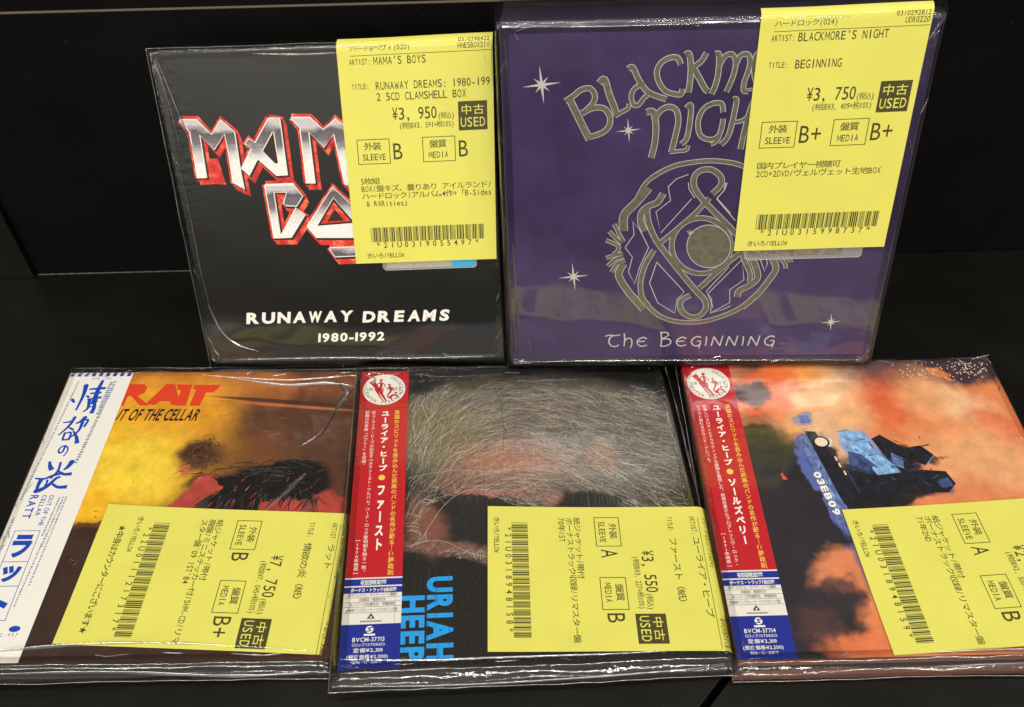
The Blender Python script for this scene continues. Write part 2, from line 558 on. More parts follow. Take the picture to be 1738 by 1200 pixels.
DB = {'let':[[2.69,[(25.83,118.51),(29.72,110.38),(33.69,102.35)]],[1.99,[(24.38,117.36),(27.58,119.48),(30.18,121.54),(33.36,122.06),(35.26,119.8),(34.91,116.86),(32.32,113.94),(30.57,112.65)]],[2.12,[(30.57,112.65),(34.66,114.61),(38.77,114.41),(41.08,111.38),(41.0,107.75),(38.41,105.04),(33.67,103.46)]],[2.42,[(36.8,123.85),(38.78,125.26),(40.67,119.7),(42.87,114.34),(43.66,111.63)]],[1.53,[(42.96,111.34),(45.84,113.09),(47.84,114.25),(48.18,116.02)]],[2.06,[(47.27,128.81),(48.96,129.34),(51.77,124.14),(55.43,120.0),(61.95,117.42)]],[1.73,[(53.52,123.53),(50.14,121.85),(48.82,118.96),(49.83,115.7),(51.59,115.48),(53.51,117.99),(54.9,119.14)]],[1.93,[(66.38,130.13),(64.97,132.52),(62.14,132.58),(59.13,130.84),(57.79,127.46),(58.99,123.42),(61.47,120.47),(64.72,119.36),(67.15,119.2),(67.47,121.23)]],[2.14,[(67.73,133.47),(69.12,133.72),(70.13,127.79),(69.88,119.73)]],[1.92,[(75.27,134.15),(73.55,131.11),(70.35,128.63)]],[2.16,[(70.9,128.91),(73.5,124.86),(75.82,121.07),(77.04,120.17)]],[2.03,[(78.42,133.53),(79.85,133.22),(80.14,127.02),(79.45,122.16),(78.3,118.98)]],[1.81,[(80.22,129.28),(81.88,132.62),(84.33,133.41),(86.0,130.86),(85.66,125.77),(83.69,119.76)]],[1.81,[(86.08,129.17),(87.51,132.79),(89.98,133.29),(91.18,131.03),(90.91,127.37),(89.92,123.4),(89.97,120.22),(91.74,119.78)]],[1.69,[(94.93,134.02),(93.1,132.95),(92.64,129.6),(93.25,125.62),(94.62,122.15)]],[0.92,[(91.69,120.18),(92.8,120.57),(94.34,119.55)]],[2.35,[(54.64,112.63),(57.27,112.76),(58.56,107.43),(58.52,100.68),(57.46,94.74)]],[2.12,[(57.75,109.26),(59.6,112.84),(62.71,114.57),(65.7,113.32),(66.87,109.1),(66.1,103.02),(65.02,96.82)]],[1.32,[(64.42,96.83),(67.38,97.28),(70.64,97.67),(71.27,99.53)]],[1.98,[(69.45,113.85),(71.11,115.0),(71.2,108.42),(70.47,102.33),(68.5,100.01)]],[1.86,[(83.27,112.1),(82.38,115.38),(78.9,115.45),(75.61,113.14),(74.25,108.36),(75.53,103.47),(78.93,101.69),(82.09,102.74),(83.28,105.78),(83.49,109.7)]],[1.53,[(83.16,106.99),(82.68,102.73),(81.4,100.59),(79.7,99.69)]],[1.97,[(86.59,116.78),(87.78,116.46),(87.11,108.74),(85.95,102.67),(83.6,99.5)]],[1.52,[(86.85,108.44),(90.05,108.56),(93.31,110.72)]],[2.08,[(94.13,116.34),(92.76,110.44),(91.79,103.18),(91.2,97.63)]]],'stars':[[15.66,123.68,7.25],[48.35,105.78,4.86],[28.05,43.47,6.53],[137.45,20.45,4.49]],'emb':[[1.97,[(55.44,34.63),(58.61,30.32),(63.61,25.08),(70.06,21.81),(77.89,20.86),(86.29,21.95),(97.0,26.78),(103.67,33.27),(107.89,38.83)]],[1.83,[(57.65,86.31),(62.26,89.39),(67.78,91.7),(75.58,93.0),(82.32,93.13),(90.31,91.81),(97.39,88.82)]],[1.6,[(57.65,86.31),(55.06,83.17),(52.97,78.5)]],[2.29,[(82.18,79.55),(85.25,83.44),(84.45,87.1),(80.83,89.57),(77.0,89.39),(74.7,87.02),(74.78,83.12),(77.18,78.89),(81.76,73.82),(89.97,65.55),(96.55,58.69)]],[2.07,[(81.18,77.83),(76.16,71.37),(69.62,64.79),(63.15,58.6)]],[2.15,[(60.71,55.45),(57.46,48.49),(55.91,40.24),(56.98,33.19),(59.65,29.45)]],[2.32,[(56.87,74.68),(57.66,68.31),(60.91,60.47),(65.59,53.78),(72.19,45.03),(78.89,36.63),(82.95,32.07),(84.02,28.06),(81.63,24.04),(77.42,23.78),(73.7,27.01),(73.37,31.6),(77.13,34.12)]],[2.2,[(80.54,37.46),(85.64,43.23),(92.2,50.23),(96.11,53.94)]],[2.14,[(91.53,56.91),(91.55,54.48),(91.1,52.13),(90.21,49.96),(88.9,48.04),(87.22,46.48),(85.25,45.31),(83.04,44.61),(80.7,44.38),(78.32,44.66),(76.0,45.42),(73.82,46.63),(71.87,48.25),(70.24,50.2),(68.99,52.4),(68.15,54.78),(67.76,57.22),(67.83,59.64),(68.35,61.94),(69.3,64.05),(70.64,65.87),(72.31,67.36),(74.25,68.44),(76.4,69.1),(78.66,69.3),(80.95,69.04),(83.2,68.32),(85.33,67.18),(87.24,65.65),(88.87,63.78),(90.17,61.65),(91.07,59.33),(91.53,56.91)]],[3.48,[(57.13,82.59),(52.66,76.51),(48.07,71.01),(48.01,63.92)]],[1.56,[(44.13,67.18),(46.08,63.22),(48.18,59.22)]],[1.57,[(42.27,63.99),(44.84,61.08),(47.55,58.5)]],[1.58,[(41.07,60.04),(44.27,58.55),(46.29,57.06),(45.7,54.87),(44.08,53.78)]],[1.6,[(41.28,51.97),(44.44,53.04),(48.05,53.95)]],[1.6,[(42.05,48.22),(44.83,51.18),(48.29,52.62)]],[1.61,[(43.8,45.41),(45.88,49.3),(49.16,50.75)]],[3.06,[(48.55,49.27),(46.73,44.02),(50.35,37.08),(53.94,32.37),(57.92,27.43)]],[2.66,[(62.97,80.12),(60.96,76.38),(57.54,74.71),(55.1,72.31),(54.63,68.45),(56.61,63.8)]],[2.62,[(109.17,50.76),(111.04,46.28),(109.29,41.78),(104.85,34.17),(99.13,27.97)]],[1.44,[(111.32,51.84),(114.38,48.48),(115.0,46.23)]],[1.44,[(113.24,52.18),(116.1,50.31),(116.6,49.04)]],[2.69,[(96.57,33.09),(97.25,36.18),(101.02,38.45),(103.97,41.84),(102.71,47.13),(99.54,53.09)]],[1.96,[(96.06,53.87),(98.58,48.67),(100.73,44.15),(100.95,40.36)]]],'moon':[(91.8,56.65),(91.81,54.73),(91.48,52.88),(90.81,51.18),(89.83,49.68),(88.56,48.45),(87.07,47.54),(85.41,46.98),(83.64,46.81),(81.83,47.03),(80.07,47.62),(78.41,48.57),(76.93,49.83),(75.67,51.36),(74.7,53.09),(74.05,54.95),(73.73,56.88),(73.77,58.78),(74.14,60.6),(74.85,62.27),(75.85,63.71),(77.11,64.89),(78.59,65.75),(80.21,66.27),(81.94,66.43),(83.69,66.22),(85.41,65.66),(87.03,64.75),(88.5,63.54),(89.75,62.07),(90.74,60.38),(91.43,58.55)],'thin':[[0.32,[(74.24,77.56),(63.02,63.0),(60.56,72.23),(66.02,77.0),(64.68,83.15)]],[0.33,[(48.93,56.66),(52.08,52.2),(50.69,45.48),(53.48,39.74),(55.27,47.69),(58.48,56.54),(54.49,64.54),(51.61,68.14),(52.31,62.42),(48.93,56.66)]],[0.33,[(62.14,49.85),(59.66,40.06),(63.55,30.7),(71.04,25.47),(71.61,32.18),(74.41,35.66),(62.14,49.85)]],[0.33,[(91.78,47.26),(83.49,35.95),(86.19,32.03),(86.1,25.33),(91.71,27.26),(94.27,28.81)]],[0.3,[(72.27,87.8),(67.55,85.93),(64.71,82.72)]],[0.31,[(72.46,84.37),(72.98,81.67),(75.48,77.89)]],[0.32,[(86.9,84.15),(86.6,80.78),(84.04,77.76),(90.14,71.11)]],[0.34,[(84.58,35.16),(96.74,50.54),(98.6,41.15),(93.19,36.61),(93.8,30.39),(86.12,25.33),(86.83,28.89),(84.31,34.39)]],[0.33,[(102.11,52.32),(104.34,50.08),(106.56,45.21),(107.28,48.56),(106.37,52.27)]],[0.32,[(84.09,77.41),(86.87,81.46),(87.55,84.14)]],[0.32,[(84.09,77.41),(92.33,67.92)]]],'beg':[42.02,8.91,73.75,7.24,0.01]}
DR = {'R1':[(27.09,129.75),(34.32,129.7),(36.05,127.93),(35.77,124.45),(32.99,122.84),(39.47,117.25),(35.47,117.11),(30.57,122.6),(28.97,122.61),(28.64,117.17),(26.07,117.36)],'A1':[(44.01,129.62),(47.89,129.59),(52.92,117.3),(49.16,117.16),(47.8,119.46),(43.54,119.5),(41.75,117.23),(37.83,118.27)],'T1':[(48.58,129.41),(55.72,129.26),(55.47,127.42),(55.36,116.85),(50.9,116.98),(51.18,125.88),(49.7,125.9)],'T2':[(56.55,128.99),(68.37,129.07),(65.74,124.46),(62.52,124.49),(61.25,116.8),(56.81,116.84),(57.74,125.83),(56.3,127.15)],'title':[22.54,108.44,39.19,8.26,-1.01]}
KAN = [([(9.16,128.84),(9.55,125.36),(9.55,121.06),(9.01,114.5)],1.49,0.5),([(5.69,120.67),(7.03,118.96)],0.99,0.62),([(11.4,122.76),(12.54,121.89)],0.62,0.74),([(11.51,126.73),(14.48,127.05),(18.1,127.37)],0.62,0.99),([(12.6,124.3),(17.05,124.78)],0.62,0.74),([(15.63,131.61),(15.12,127.05),(15.21,121.87),(15.56,118.89)],0.87,1.86),([(12.33,120.87),(17.83,122.02)],0.5,0.87),([(13.12,120.35),(13.7,115.79),(12.21,113.64)],1.12,0.37),([(14.97,121.36),(16.29,116.36),(15.95,112.77)],0.87,1.24),([(13.21,118.32),(15.43,118.47)],0.43,0.5),([(13.65,116.38),(15.72,116.61)],0.37,0.43),([(5.92,107.78),(8.17,108.08),(9.34,108.72)],0.37,0.74),([(9.78,110.52),(9.14,106.94),(7.67,103.73),(5.88,100.87)],0.99,0.37),([(8.53,105.33),(11.36,103.69)],0.37,0.74),([(8.17,102.12),(8.38,98.32)],0.56,0.56),([(8.29,101.72),(10.7,102.26),(10.94,98.3)],0.43,0.62),([(8.38,98.32),(10.89,98.46)],0.5,0.5),([(14.14,110.48),(12.91,108.36),(11.32,107.08)],1.24,0.37),([(11.47,107.4),(15.72,109.32),(15.19,105.26)],0.5,0.74),([(13.85,107.7),(13.45,102.87),(10.08,98.31)],0.99,0.31),([(11.6,102.89),(13.84,99.53),(14.92,96.38)],0.5,1.36),([(10.55,94.87),(10.39,92.09),(9.2,91.49),(8.57,93.11),(9.26,94.72),(10.81,95.17),(12.19,93.46),(12.08,91.46),(11.41,89.78)],0.56,0.31),([(6.87,86.8),(7.64,84.77),(9.0,82.74)],0.62,1.49),([(15.81,86.71),(15.0,84.31),(13.74,82.69)],1.61,0.5),([(11.38,86.45),(11.56,82.12),(9.67,78.47)],0.62,0.74),([(11.44,82.49),(14.26,80.61),(17.64,80.72)],0.5,1.12),([(4.04,78.53),(7.37,78.35),(10.37,79.92),(14.08,81.21)],0.5,0.87),([(6.34,77.92),(6.06,75.6),(6.2,72.73)],1.24,0.74),([(6.2,72.37),(7.93,73.07),(10.14,75.2),(12.02,78.44),(13.62,79.3)],1.49,0.62),([(8.9,77.6),(9.09,75.93),(8.51,74.85)],0.62,0.37),([(10.96,76.27),(13.94,74.22),(17.68,74.32)],0.5,1.24)]
GAPA, GAPB = (73.2, 139.0), (61.9, 126.8)

# ---------------------------------------------------------------- the black display shelf
def board(name, col, rough, spec, grain):
    m = NT(name)
    v = m.pos()
    nz = m.noise(v, 0.02, 4, 0.6)
    sp = m.noise(v, 0.9, 2, 0.5)
    f = m.n('ShaderNodeMapRange', {0: nz.outputs[0], 1: 0.3, 2: 0.7, 3: 1 - grain, 4: 1 + grain})
    c = m.mix(1.0, col, f.outputs[0], 'MULTIPLY')
    d = m.n('ShaderNodeMapRange', {0: sp.outputs[0], 1: 0.72, 2: 0.80, 3: 0.0, 4: 0.35})      # dust specks
    c = m.mix(d.outputs[0], c, (0.12, 0.12, 0.11, 1))
    m.t.links.new(c, m.bsdf.inputs['Base Color'])
    rr = m.n('ShaderNodeMapRange', {0: nz.outputs[0], 1: 0.3, 2: 0.7, 3: rough - 0.06, 4: rough + 0.06})
    m.t.links.new(rr.outputs[0], m.bsdf.inputs['Roughness'])
    m.bsdf.inputs['Specular IOR Level'].default_value = spec
    return m.m
BLACK = board('black_board', (0.0028, 0.0028, 0.0026, 1), 0.5, 0.13, 0.2)
BLACKF = board('black_shelf', (0.0030, 0.0028, 0.0020, 1), 0.40, 0.50, 0.2)
RAW = ink('raw_board_edge', (0.16, 0.13, 0.09, 1), None)
DUST = ink('dust_line', (0.10, 0.10, 0.085, 1), None, grain=0.6, gs=0.4)
WY = 360.6
def struct(o):
    o['kind'] = 'structure'
    return o
def slab(name, pts, z0, z1, mat):
    m = MB()
    n = len(pts)
    m.add([(p[0], p[1], z0) for p in pts] + [(p[0], p[1], z1) for p in pts],
          [tuple(range(n))[::-1], tuple(range(n, 2 * n))] + [(i, (i + 1) % n, n + (i + 1) % n, n + i) for i in range(n)])
    return struct(m.build(name, mat, bevel=0.25))
gx, gy = GAPA
hx, hy = GAPB
dxg, dyg = gx - hx, gy - hy
L_ = math.hypot(dxg, dyg)
ux, uy = dxg / L_, dyg / L_
A_ = (hx - ux * 140, hy - uy * 140)
B_ = (gx + ux * 30, gy + uy * 30)
px_, py_ = uy * 1.3, -ux * 1.3
slab('shelf_floor', [(-900, -120), (A_[0] - px_, A_[1] - py_), (B_[0] - px_, B_[1] - py_), (B_[0] - px_, 420), (-900, 420)], -14, 0, BLACKF)
slab('shelf_floor', [(A_[0] + px_, A_[1] + py_), (900, -120), (900, 420), (B_[0] + px_, 420), (B_[0] + px_, B_[1] + py_)], -14, -0.4, BLACKF)
slab('shelf_underside', [(-950, -150), (950, -150), (950, 420), (-950, 420)], -24, -20, BLACK)
m = MB(); m.box(-243.6, WY, 0.15, 900, WY + 5, 138.6)
struct(m.build('back_wall', BLACK, bevel=0.2))
m = MB(); m.box(-900, WY - 3, 0.15, -244.2, WY + 5, 138.6)
struct(m.build('back_wall', BLACKF, bevel=0.3))
m = MB(); m.box(-900, WY + 1.6, 138.7, 900, WY + 6, 420)
struct(m.build('back_wall', BLACK))
m = MB(); m.box(-900, WY + 0.1, 138.62, 900, WY + 1.5, 138.9)
struct(m.build('back_wall_edge', RAW))
m = MB(); m.box(-243.4, WY - 0.7, 0.02, -160, WY - 0.02, 0.25)
struct(m.build('wall_seam', DUST))

# ---------------------------------------------------------------- inks
INK = ink('tag_ink', (0.075, 0.068, 0.022, 1), 'plain', 0.6, grain=0.25, coat=0.6)
YEL = ink('yellow_paper', (0.785, 0.75, 0.140, 1), 'plain', 0.75, grain=0.035, gs=0.05, coat=0.6)
WHITE = ink('white_ink', C(225, 222, 212), 'plain')
BLUE = ink('blue_ink', C(22, 66, 170), 'plain')
SILV = ink('silver_foil', (0.62, 0.61, 0.57, 1), 'plain', 0.45, 0.3, grain=0.12, gs=1.5, coat=0.6)
SILD = ink('foil_face_shade', (0.185, 0.180, 0.132, 1), 'plain', 0.42, 0.4, grain=0.26, gs=0.35, coat=0.6)  # darker, mottled foil colour stands in for uneven reflection

def film_part(root, w, h, prof, mg, seed, ridges=(), seam=None, amp=0.3, extra=None):
    m = MB()
    film_frame(m, w, h, prof, mg, seed, seam, amp)
    m.mat(1)
    for r_ in ridges:
        m.ridge(*r_)
    rr = random.Random(seed * 7 + 1)
    for i in range(46):                                  # the small creases that gather along the edges and at the corners
        side = rr.randrange(4)
        t = rr.random()
        if rr.random() < 0.5:
            t = 0.06 * rr.random() if rr.random() < 0.5 else 1 - 0.06 * rr.random()
        d = rr.uniform(0.3, 3.2)
        x, y, a = ((t * w, d, 0), (w - d, t * h, 90), (t * w, h - d, 0), (d, t * h, 90))[side]
        a = R(a + rr.gauss(0, 22))
        l = rr.uniform(0.8, 4.5)
        P = [(x - math.cos(a) * l, y - math.sin(a) * l), (x + rr.uniform(-.2, .2), y + rr.uniform(-.2, .2)), (x + math.cos(a) * l, y + math.sin(a) * l)]
        if all(-0.3 < p[0] < w + 0.3 and -0.3 < p[1] < h + 0.3 for p in P):
            m.ridge(P, rr.uniform(0.15, 0.38), rr.uniform(0.2, 0.5), 0.3, 3)
    if extra:
        extra(m)
    return m.build('clear_film', [FILM, CREASE, SEAM], root, sm=True)

# ---------------------------------------------------------------- price tags
C39 = {'0': 'nnnwwnwnn', '1': 'wnnwnnnnw', '2': 'nnwwnnnnw', '3': 'wnwwnnnnn', '4': 'nnnwwnnnw', '5': 'wnnwwnnnn', '6': 'nnwwwnnnn', '7': 'nnnwnnwnw', '8': 'wnnwnnwnn', '9': 'nnwwnnwnn', 'U': 'wwnnnnnnw', '*': 'nwnnwnwnn'}
def price_tag(item, org, ang, T, label):
    x0, y0 = org
    w, hh, ys, oy, sh, yb, r = T['w'], T['h'], T['ys'], T['oy'], T['sh'], T['bend'], T['r']
    root = empty('price_tag', mw(item, x0, y0, T['z'], ang))
    tag(root, label, 'price tag', 'yellow price tags')
    amax = T.get('amax', 1.75)
    lift = T.get('lift', 0.55)
    def warp(p):
        x, y, z = p
        x = x + sh * y
        z += lift * (1 - y / hh) ** 2 + 0.22 * math.sin(y * 0.055 + x * 0.03 + len(T['artist'])) + 0.10 * math.sin(x * 0.11 - y * 0.04)
        if y > yb:
            a = (y - yb) / r
            if a < amax:
                return (x, yb + (r + z) * math.sin(a), (r + z) * math.cos(a) - r)
            d = y - yb - r * amax
            return (x, yb + (r + z) * math.sin(amax) + d * math.cos(amax), (r + z) * math.cos(amax) - r - d * math.sin(amax))
        return (x, y, z)
    m = MB()
    ny, nx = 60, 12
    m.quad(0, 0, w, hh, 0.0, ny, nx)
    m.quad(0, 0, w, hh, -0.12, ny, nx)
    m.build('paper', YEL, root, warp, sm=True)
    Y = lambda y: y * ys + oy
    m = MB()
    Z = 0.05
    def tx(st, x, y, wd, h, bold=0.004):
        m.text(st, x, Y(y), wd, h * ys, 0, Z, bold)
    q = 1.87
    tx(T['hdr'], 5.0, 86.2, 1.3 * cells(T['hdr']), 2.1, 0.0)
    tx(T['cat1'], 58.9 - 12.1, 88.2, 12.1, 1.7, 0.0)
    tx(T['cat2'], 58.9 - 1.23 * len(T['cat2']), 85.7, 1.23 * len(T['cat2']), 2.0, 0.0)
    m.quad(5.1, Y(84.55), 59.3, Y(84.75), Z, 1, 20)
    tx('ARTIST:', 4.4, 81.3, 8.5, 2.1, 0.0)
    tx(T['artist'], 13.8, 81.0, q * cells(T['artist']), 2.95)
    tx('TITLE:', 4.6, 72.1, 7.0, 2.0, 0.0)
    for i, t in enumerate(T['title']):
        tx(t, 14.0, 71.6 - i * 4.2, q * cells(t), 3.0)
    tx(T['price'], 19.7, 59.8, 18.0, 4.6)
    tx('(税込)', 38.0, 59.5, 6.4, 2.5, 0.0)
    tx(T['extax'], 22.4, 56.2, 21.8, 2.4, 0.0)
    for (bx, ja, en, g) in ((4.8, '外装', 'SLEEVE', T['g1']), (31.2, '盤質', 'MEDIA', T['g2'])):
        tx(g, bx + 14.2, 44.1, 4.3 * len(g), 6.5, 0.0)
    for i, t in enumerate(T['notes']):
        tx(t, 5.0, 34.2 - i * 3.15, 1.575 * cells(t), 2.65, 0.003)
    tx(T['code'], 8.8, 6.7, 44.6, 2.4, 0.008)
    tx('きいろ/YELLOW', 4.9, 2.2, 16.0, 2.25, 0.008)
    if 'foot' in T:
        m.text(T['foot'], 9.4, 7.3, 45, 2.8, 0, Z, 0.01)
    m.build('printed_lettering', INK, root, warp)
    m = MB()
    code = T['code']
    units = []
    for c in code:
        for i, k in enumerate(C39[c]):
            units.append((i % 2 == 0, 2.6 if k == 'w' else 1.0))
        units.append((False, 1.0))
    tot = sum(u[1] for u in units)
    px = 0.0
    for on, u in units:
        if on:
            a = 7.5 + 47.6 * px / tot
            m.quad(a, Y(9.3), a + 47.6 * u / tot * 0.96, Y(15.7), Z, 3, 1)
        px += u
    m.build('barcode', INK, root, warp)
    m = MB()
    m.quad(46.0, Y(54.5), 57.4, Y(65.8), Z, 4, 4)
    st = m.build('used_stamp', INK, root, warp)
    m = MB()
    m.text('中', 47.2, Y(60.6), 4.1, 3.7 * ys, 0, Z + 0.03, 0.004)
    m.text('古', 52.0, Y(60.6), 4.1, 3.7 * ys, 0, Z + 0.03, 0.004)
    m.text('USED', 46.7, Y(55.9), 10.0, 3.6 * ys, 0, Z + 0.03, 0.004)
    m.build('stamp_lettering', YEL, st, warp)
    for (bx, ja, en) in ((4.8, '外装', 'SLEEVE'), (31.2, '盤質', 'MEDIA')):
        m = MB()
        m.frame(bx, Y(42.5), bx + 13.2, Y(52.6), 0.28, Z)
        fr = m.build('grade_box', INK, root, warp)
        m = MB()
        m.text(ja, bx + 2.9, Y(48.2), 6.8, 3.0 * ys, 0, Z, 0.006)
        m.text(en, bx + (1.9 if en == 'SLEEVE' else 2.2), Y(44.1), 9.6 if en == 'SLEEVE' else 8.1, 2.5 * ys, 0, Z, 0.004)
        m.build('grade_lettering', INK, fr, warp)
    return root

# ---------------------------------------------------------------- black box with the chrome lettering
G_LOW = 'paper-sleeve albums lying in front'
G_BOX = 'boxed sets leaning at the back'
w, h = FR['M'][3:]
boxM = empty('box_set', mw('M'))
tag(boxM, 'black boxed CD set in clear film with chrome and red lettering, leaning back', 'CD box set', G_BOX)
K1 = ink('black_card', C(17, 17, 16), 'crinkle', 0.55, grain=0.1)
m = MB(); m.box(0.6, 0.6, -23, w - 0.6, h - 0.6, 0)
m.build('box', K1, boxM, bevel=0.6)
RED = NT('red_letter_edge')
v = RED.pos(); nz = RED.noise(v, 0.22, 5, 0.65)
c = RED.n('ShaderNodeValToRGB', {0: nz.outputs[0]})
c.color_ramp.elements[0].position = 0.32; c.color_ramp.elements[0].color = C(136, 22, 16)
c.color_ramp.elements[1].position = 0.70; c.color_ramp.elements[1].color = C(240, 140, 100)
e = c.color_ramp.elements.new(0.52); e.color = C(212, 48, 36)
RED.t.links.new(c.outputs[0], RED.bsdf.inputs['Base Color'])
film_coat(RED, 'plain', v)
CHR = NT('chrome_letter_ink')
v = CHR.pos(); nz = CHR.noise(v, 0.06, 4, 0.6, stretch=(1, 2.2, 1)); n2 = CHR.noise(v, 0.9, 3, 0.6)
sy = CHR.n('ShaderNodeSeparateXYZ', {0: v})
g1 = CHR.n('ShaderNodeMath', {0: 108.0, 1: sy.outputs[1]}, operation='SUBTRACT')
g2 = CHR.n('ShaderNodeMath', {0: g1.outputs[0], 1: 26.0}, operation='MODULO')
g3 = CHR.n('ShaderNodeMath', {0: g2.outputs[0], 1: 1 / 26.0}, operation='MULTIPLY')
g4 = CHR.n('ShaderNodeMath', {0: nz.outputs[0], 1: 0.4, 2: g3.outputs[0]}, operation='MULTIPLY_ADD')
c = CHR.n('ShaderNodeValToRGB', {0: g4.outputs[0]})
c.color_ramp.elements[0].position = 0.25; c.color_ramp.elements[0].color = C(190, 184, 186)
c.color_ramp.elements[1].position = 0.8; c.color_ramp.elements[1].color = C(226, 224, 220)
for po, cc in ((0.35, C(84, 78, 86)), (0.52, C(110, 104, 110)), (0.66, C(190, 187, 186))):
    e = c.color_ramp.elements.new(po); e.color = cc
f = CHR.n('ShaderNodeMapRange', {0: n2.outputs[0], 1: 0.3, 2: 0.7, 3: 0.88, 4: 1.1})
cc = CHR.mix(1.0, c.outputs[0], f.outputs[0], 'MULTIPLY')
CHR.t.links.new(cc, CHR.bsdf.inputs['Base Color'])
film_coat(CHR, 'plain', v)
LGT = ink('letter_highlight_ink', C(228, 222, 214), 'plain')
DRK = ink('letter_shade_ink', C(52, 34, 34), 'plain')
MD = DM
shapes = ['M1', 'A1', 'M2', 'B1', 'O1', 'Y1']
m = MB()
for k in shapes:
    P = MD[k] + [MD[k][0]]
    for dx, dy, wd in ((0.2, 0.2, 3.0), (0.9, -1.2, 2.6), (1.5, -2.6, 2.2)):
        Q = [(p[0] + dx, p[1] + dy) for p in P]
        m.poly(Q[:-1], m.step(0.03))
        m.stroke(Q, wd, m.step(0.03), sub=1)
m.poly([(14.5, 94), (19.5, 94), (21, 83), (15.5, 83.5)], m.step(0.03))
m.build('letter_backing', RED.m, boxM)
m = MB()
for k in shapes:
    P = MD[k] + [MD[k][0]]
    m.mat(2); m.stroke([(p[0] + 0.5, p[1] - 0.7) for p in P], 1.5, m.step(0.07), sub=1)
    m.mat(1); m.stroke(P, 0.9, m.step(0.10), sub=1)
    m.mat(0); m.poly(MD[k], m.step(0.13))
    m.mat(2)
    if k + 'h' in MD:
        H_ = MD[k + 'h']
        m.mat(1); m.stroke(H_ + [H_[0]], 0.8, m.step(0.15), sub=1)
        m.mat(2); m.poly(H_, m.step(0.18))
    cx = sum(p[0] for p in MD[k]) / len(MD[k])
O = MD['O1h']; cx, cy = sum(p[0] for p in O) / 3, sum(p[1] for p in O) / 3
m.mat(3); m.poly([(cx + (p[0] - cx) * 0.8, cy + (p[1] - cy) * 0.8) for p in O], 0.215)
m.mat(2); m.poly([(cx + (p[0] - cx) * 0.45, cy + (p[1] - cy) * 0.45 - 0.6) for p in O], 0.225)
m.build('chrome_lettering', [CHR.m, LGT, DRK, RED.m], boxM)
m = MB()
x, y, wd, hh, an = MD['t1']
m.text('RUNAWAY', x, y, wd * 0.53, hh, an, 0.04, 0.045, True, 0.2, lim=1.25)
m.text('DREAMS', x + wd * 0.565, y - 0.25, wd * 0.435, hh, an, 0.04, 0.045, True, 0.2, lim=1.25)
m.build('title_lettering', WHITE, boxM)
m = MB()
x, y, wd, hh, an = MD['t2']
m.text('1980-1992', x, y, wd, hh, an, 0.04, 0.035, False, 0.18)
m.build('date_lettering', WHITE, boxM)
PROF_BOX = [(0, 3.2, 0.10), (0, 1.4, 0.45), (0.15, 0, 0.55), (0.55, 0, -0.2), (1.0, 0, -1.0), (0.75, 0, -2.2), (0.35, 0, -6), (0.3, 0, -14), (0.25, 0, -23.4)]
film_part(boxM, w, h, PROF_BOX, (1.5, 0.8, 4.4, 0.9), 3,
          [([(2.6, 133), (5.2, 122), (8.0, 108), (10.2, 96)], 0.55, 0.8), ([(1.0, 134), (2.4, 128), (4.4, 112), (5.2, 94)], 0.4, 0.6),
           ([(3.0, 92), (3.6, 70), (3.2, 48), (4.0, 30)], 0.5, 0.7), ([(3.5, 30), (7, 17), (13, 10), (22, 6.5)], 0.5, 0.5),
           ([(40, 134.4), (60, 133.6), (78, 133.9)], 0.7, 0.6), ([(20, 135.6), (60, 135.9), (110, 135.8)], 0.5, 0.5),
           ([(10, 2.2), (50, 2.6), (90, 1.8), (128, 2.2)], 0.6, 0.6), ([(2, 8), (4, 4), (2, 0.5)], 0.5, 0.6), ([(131, 2), (128.5, 6), (129.8, 14)], 0.3, 0.4)],
          (4, 0.10, 2), 0.3)

# ---------------------------------------------------------------- purple box with the foil emblem
w, h = FR['B'][3:]
boxB = empty('box_set', mw('B'))
tag(boxB, 'purple velvet boxed set in clear film with silver foil lettering and a round knotwork emblem', 'CD box set', G_BOX)
PUR = ink('purple_velvet', C(53, 38, 78), 'box', 0.85, grain=0.35, gs=0.03)
PUR.node_tree.nodes['Principled BSDF'].inputs['Sheen Weight'].default_value = 0.22
m = MB(); m.box(0.6, 0.6, -40, w - 0.6, h - 0.6, 0)
m.build('box', PUR, boxB, bevel=1.2)
def foil(m, S, z, edge=0.30):
    for wd, P in S:
        m.mat(0); m.stroke(P, wd * 0.94 + edge, m.step(z), sub=5)  # brighter rim colour stands in for light caught on the embossed edge
    for wd, P in S:
        m.mat(1); m.stroke(P, max(wd * 0.94 - 0.22, 0.1), m.step(z + 0.035), sub=5)
m = MB(); foil(m, DB['let'], 0.04)
m.build('band_lettering', [SILV, SILD], boxB)
for (x, y, r) in DB['stars']:
    m = MB()
    for i in range(8):
        a = R(6 + 45 * i)
        l = r if i % 2 == 0 else r * 0.52
        ca, sa = math.cos(a), math.sin(a)
        t = r * 0.085
        m.poly([(x - sa * t, y + ca * t), (x - ca * t, y - sa * t), (x + sa * t, y - ca * t), (x + ca * l, y + sa * l)], m.step(0.04))
    m.build('star', SILV, boxB)
m = MB(); foil(m, DB['emb'], 0.04, 0.28)
m.mat(0)
for wd, P in DB['thin']:
    m.stroke(P, 0.32, m.step(0.04), sub=1)
mp = DB['moon']
m.mat(0); m.poly(mp, 0.1)
cx, cy = sum(p[0] for p in mp) / len(mp), sum(p[1] for p in mp) / len(mp)
m.mat(1); m.poly([(cx + (p[0] - cx) * 0.965, cy + (p[1] - cy) * 0.965) for p in mp], 0.115)
for i in range(5):
    a = R(120 + i * 24)
    m.mat(0); m.stroke([(cx - 8.2, cy + 5.5), (cx - 8.2 + 2.0 * math.cos(a - 1.6), cy + 5.5 + 2.0 * math.sin(a - 1.6))], 0.2, 0.13 + i * 0.002)
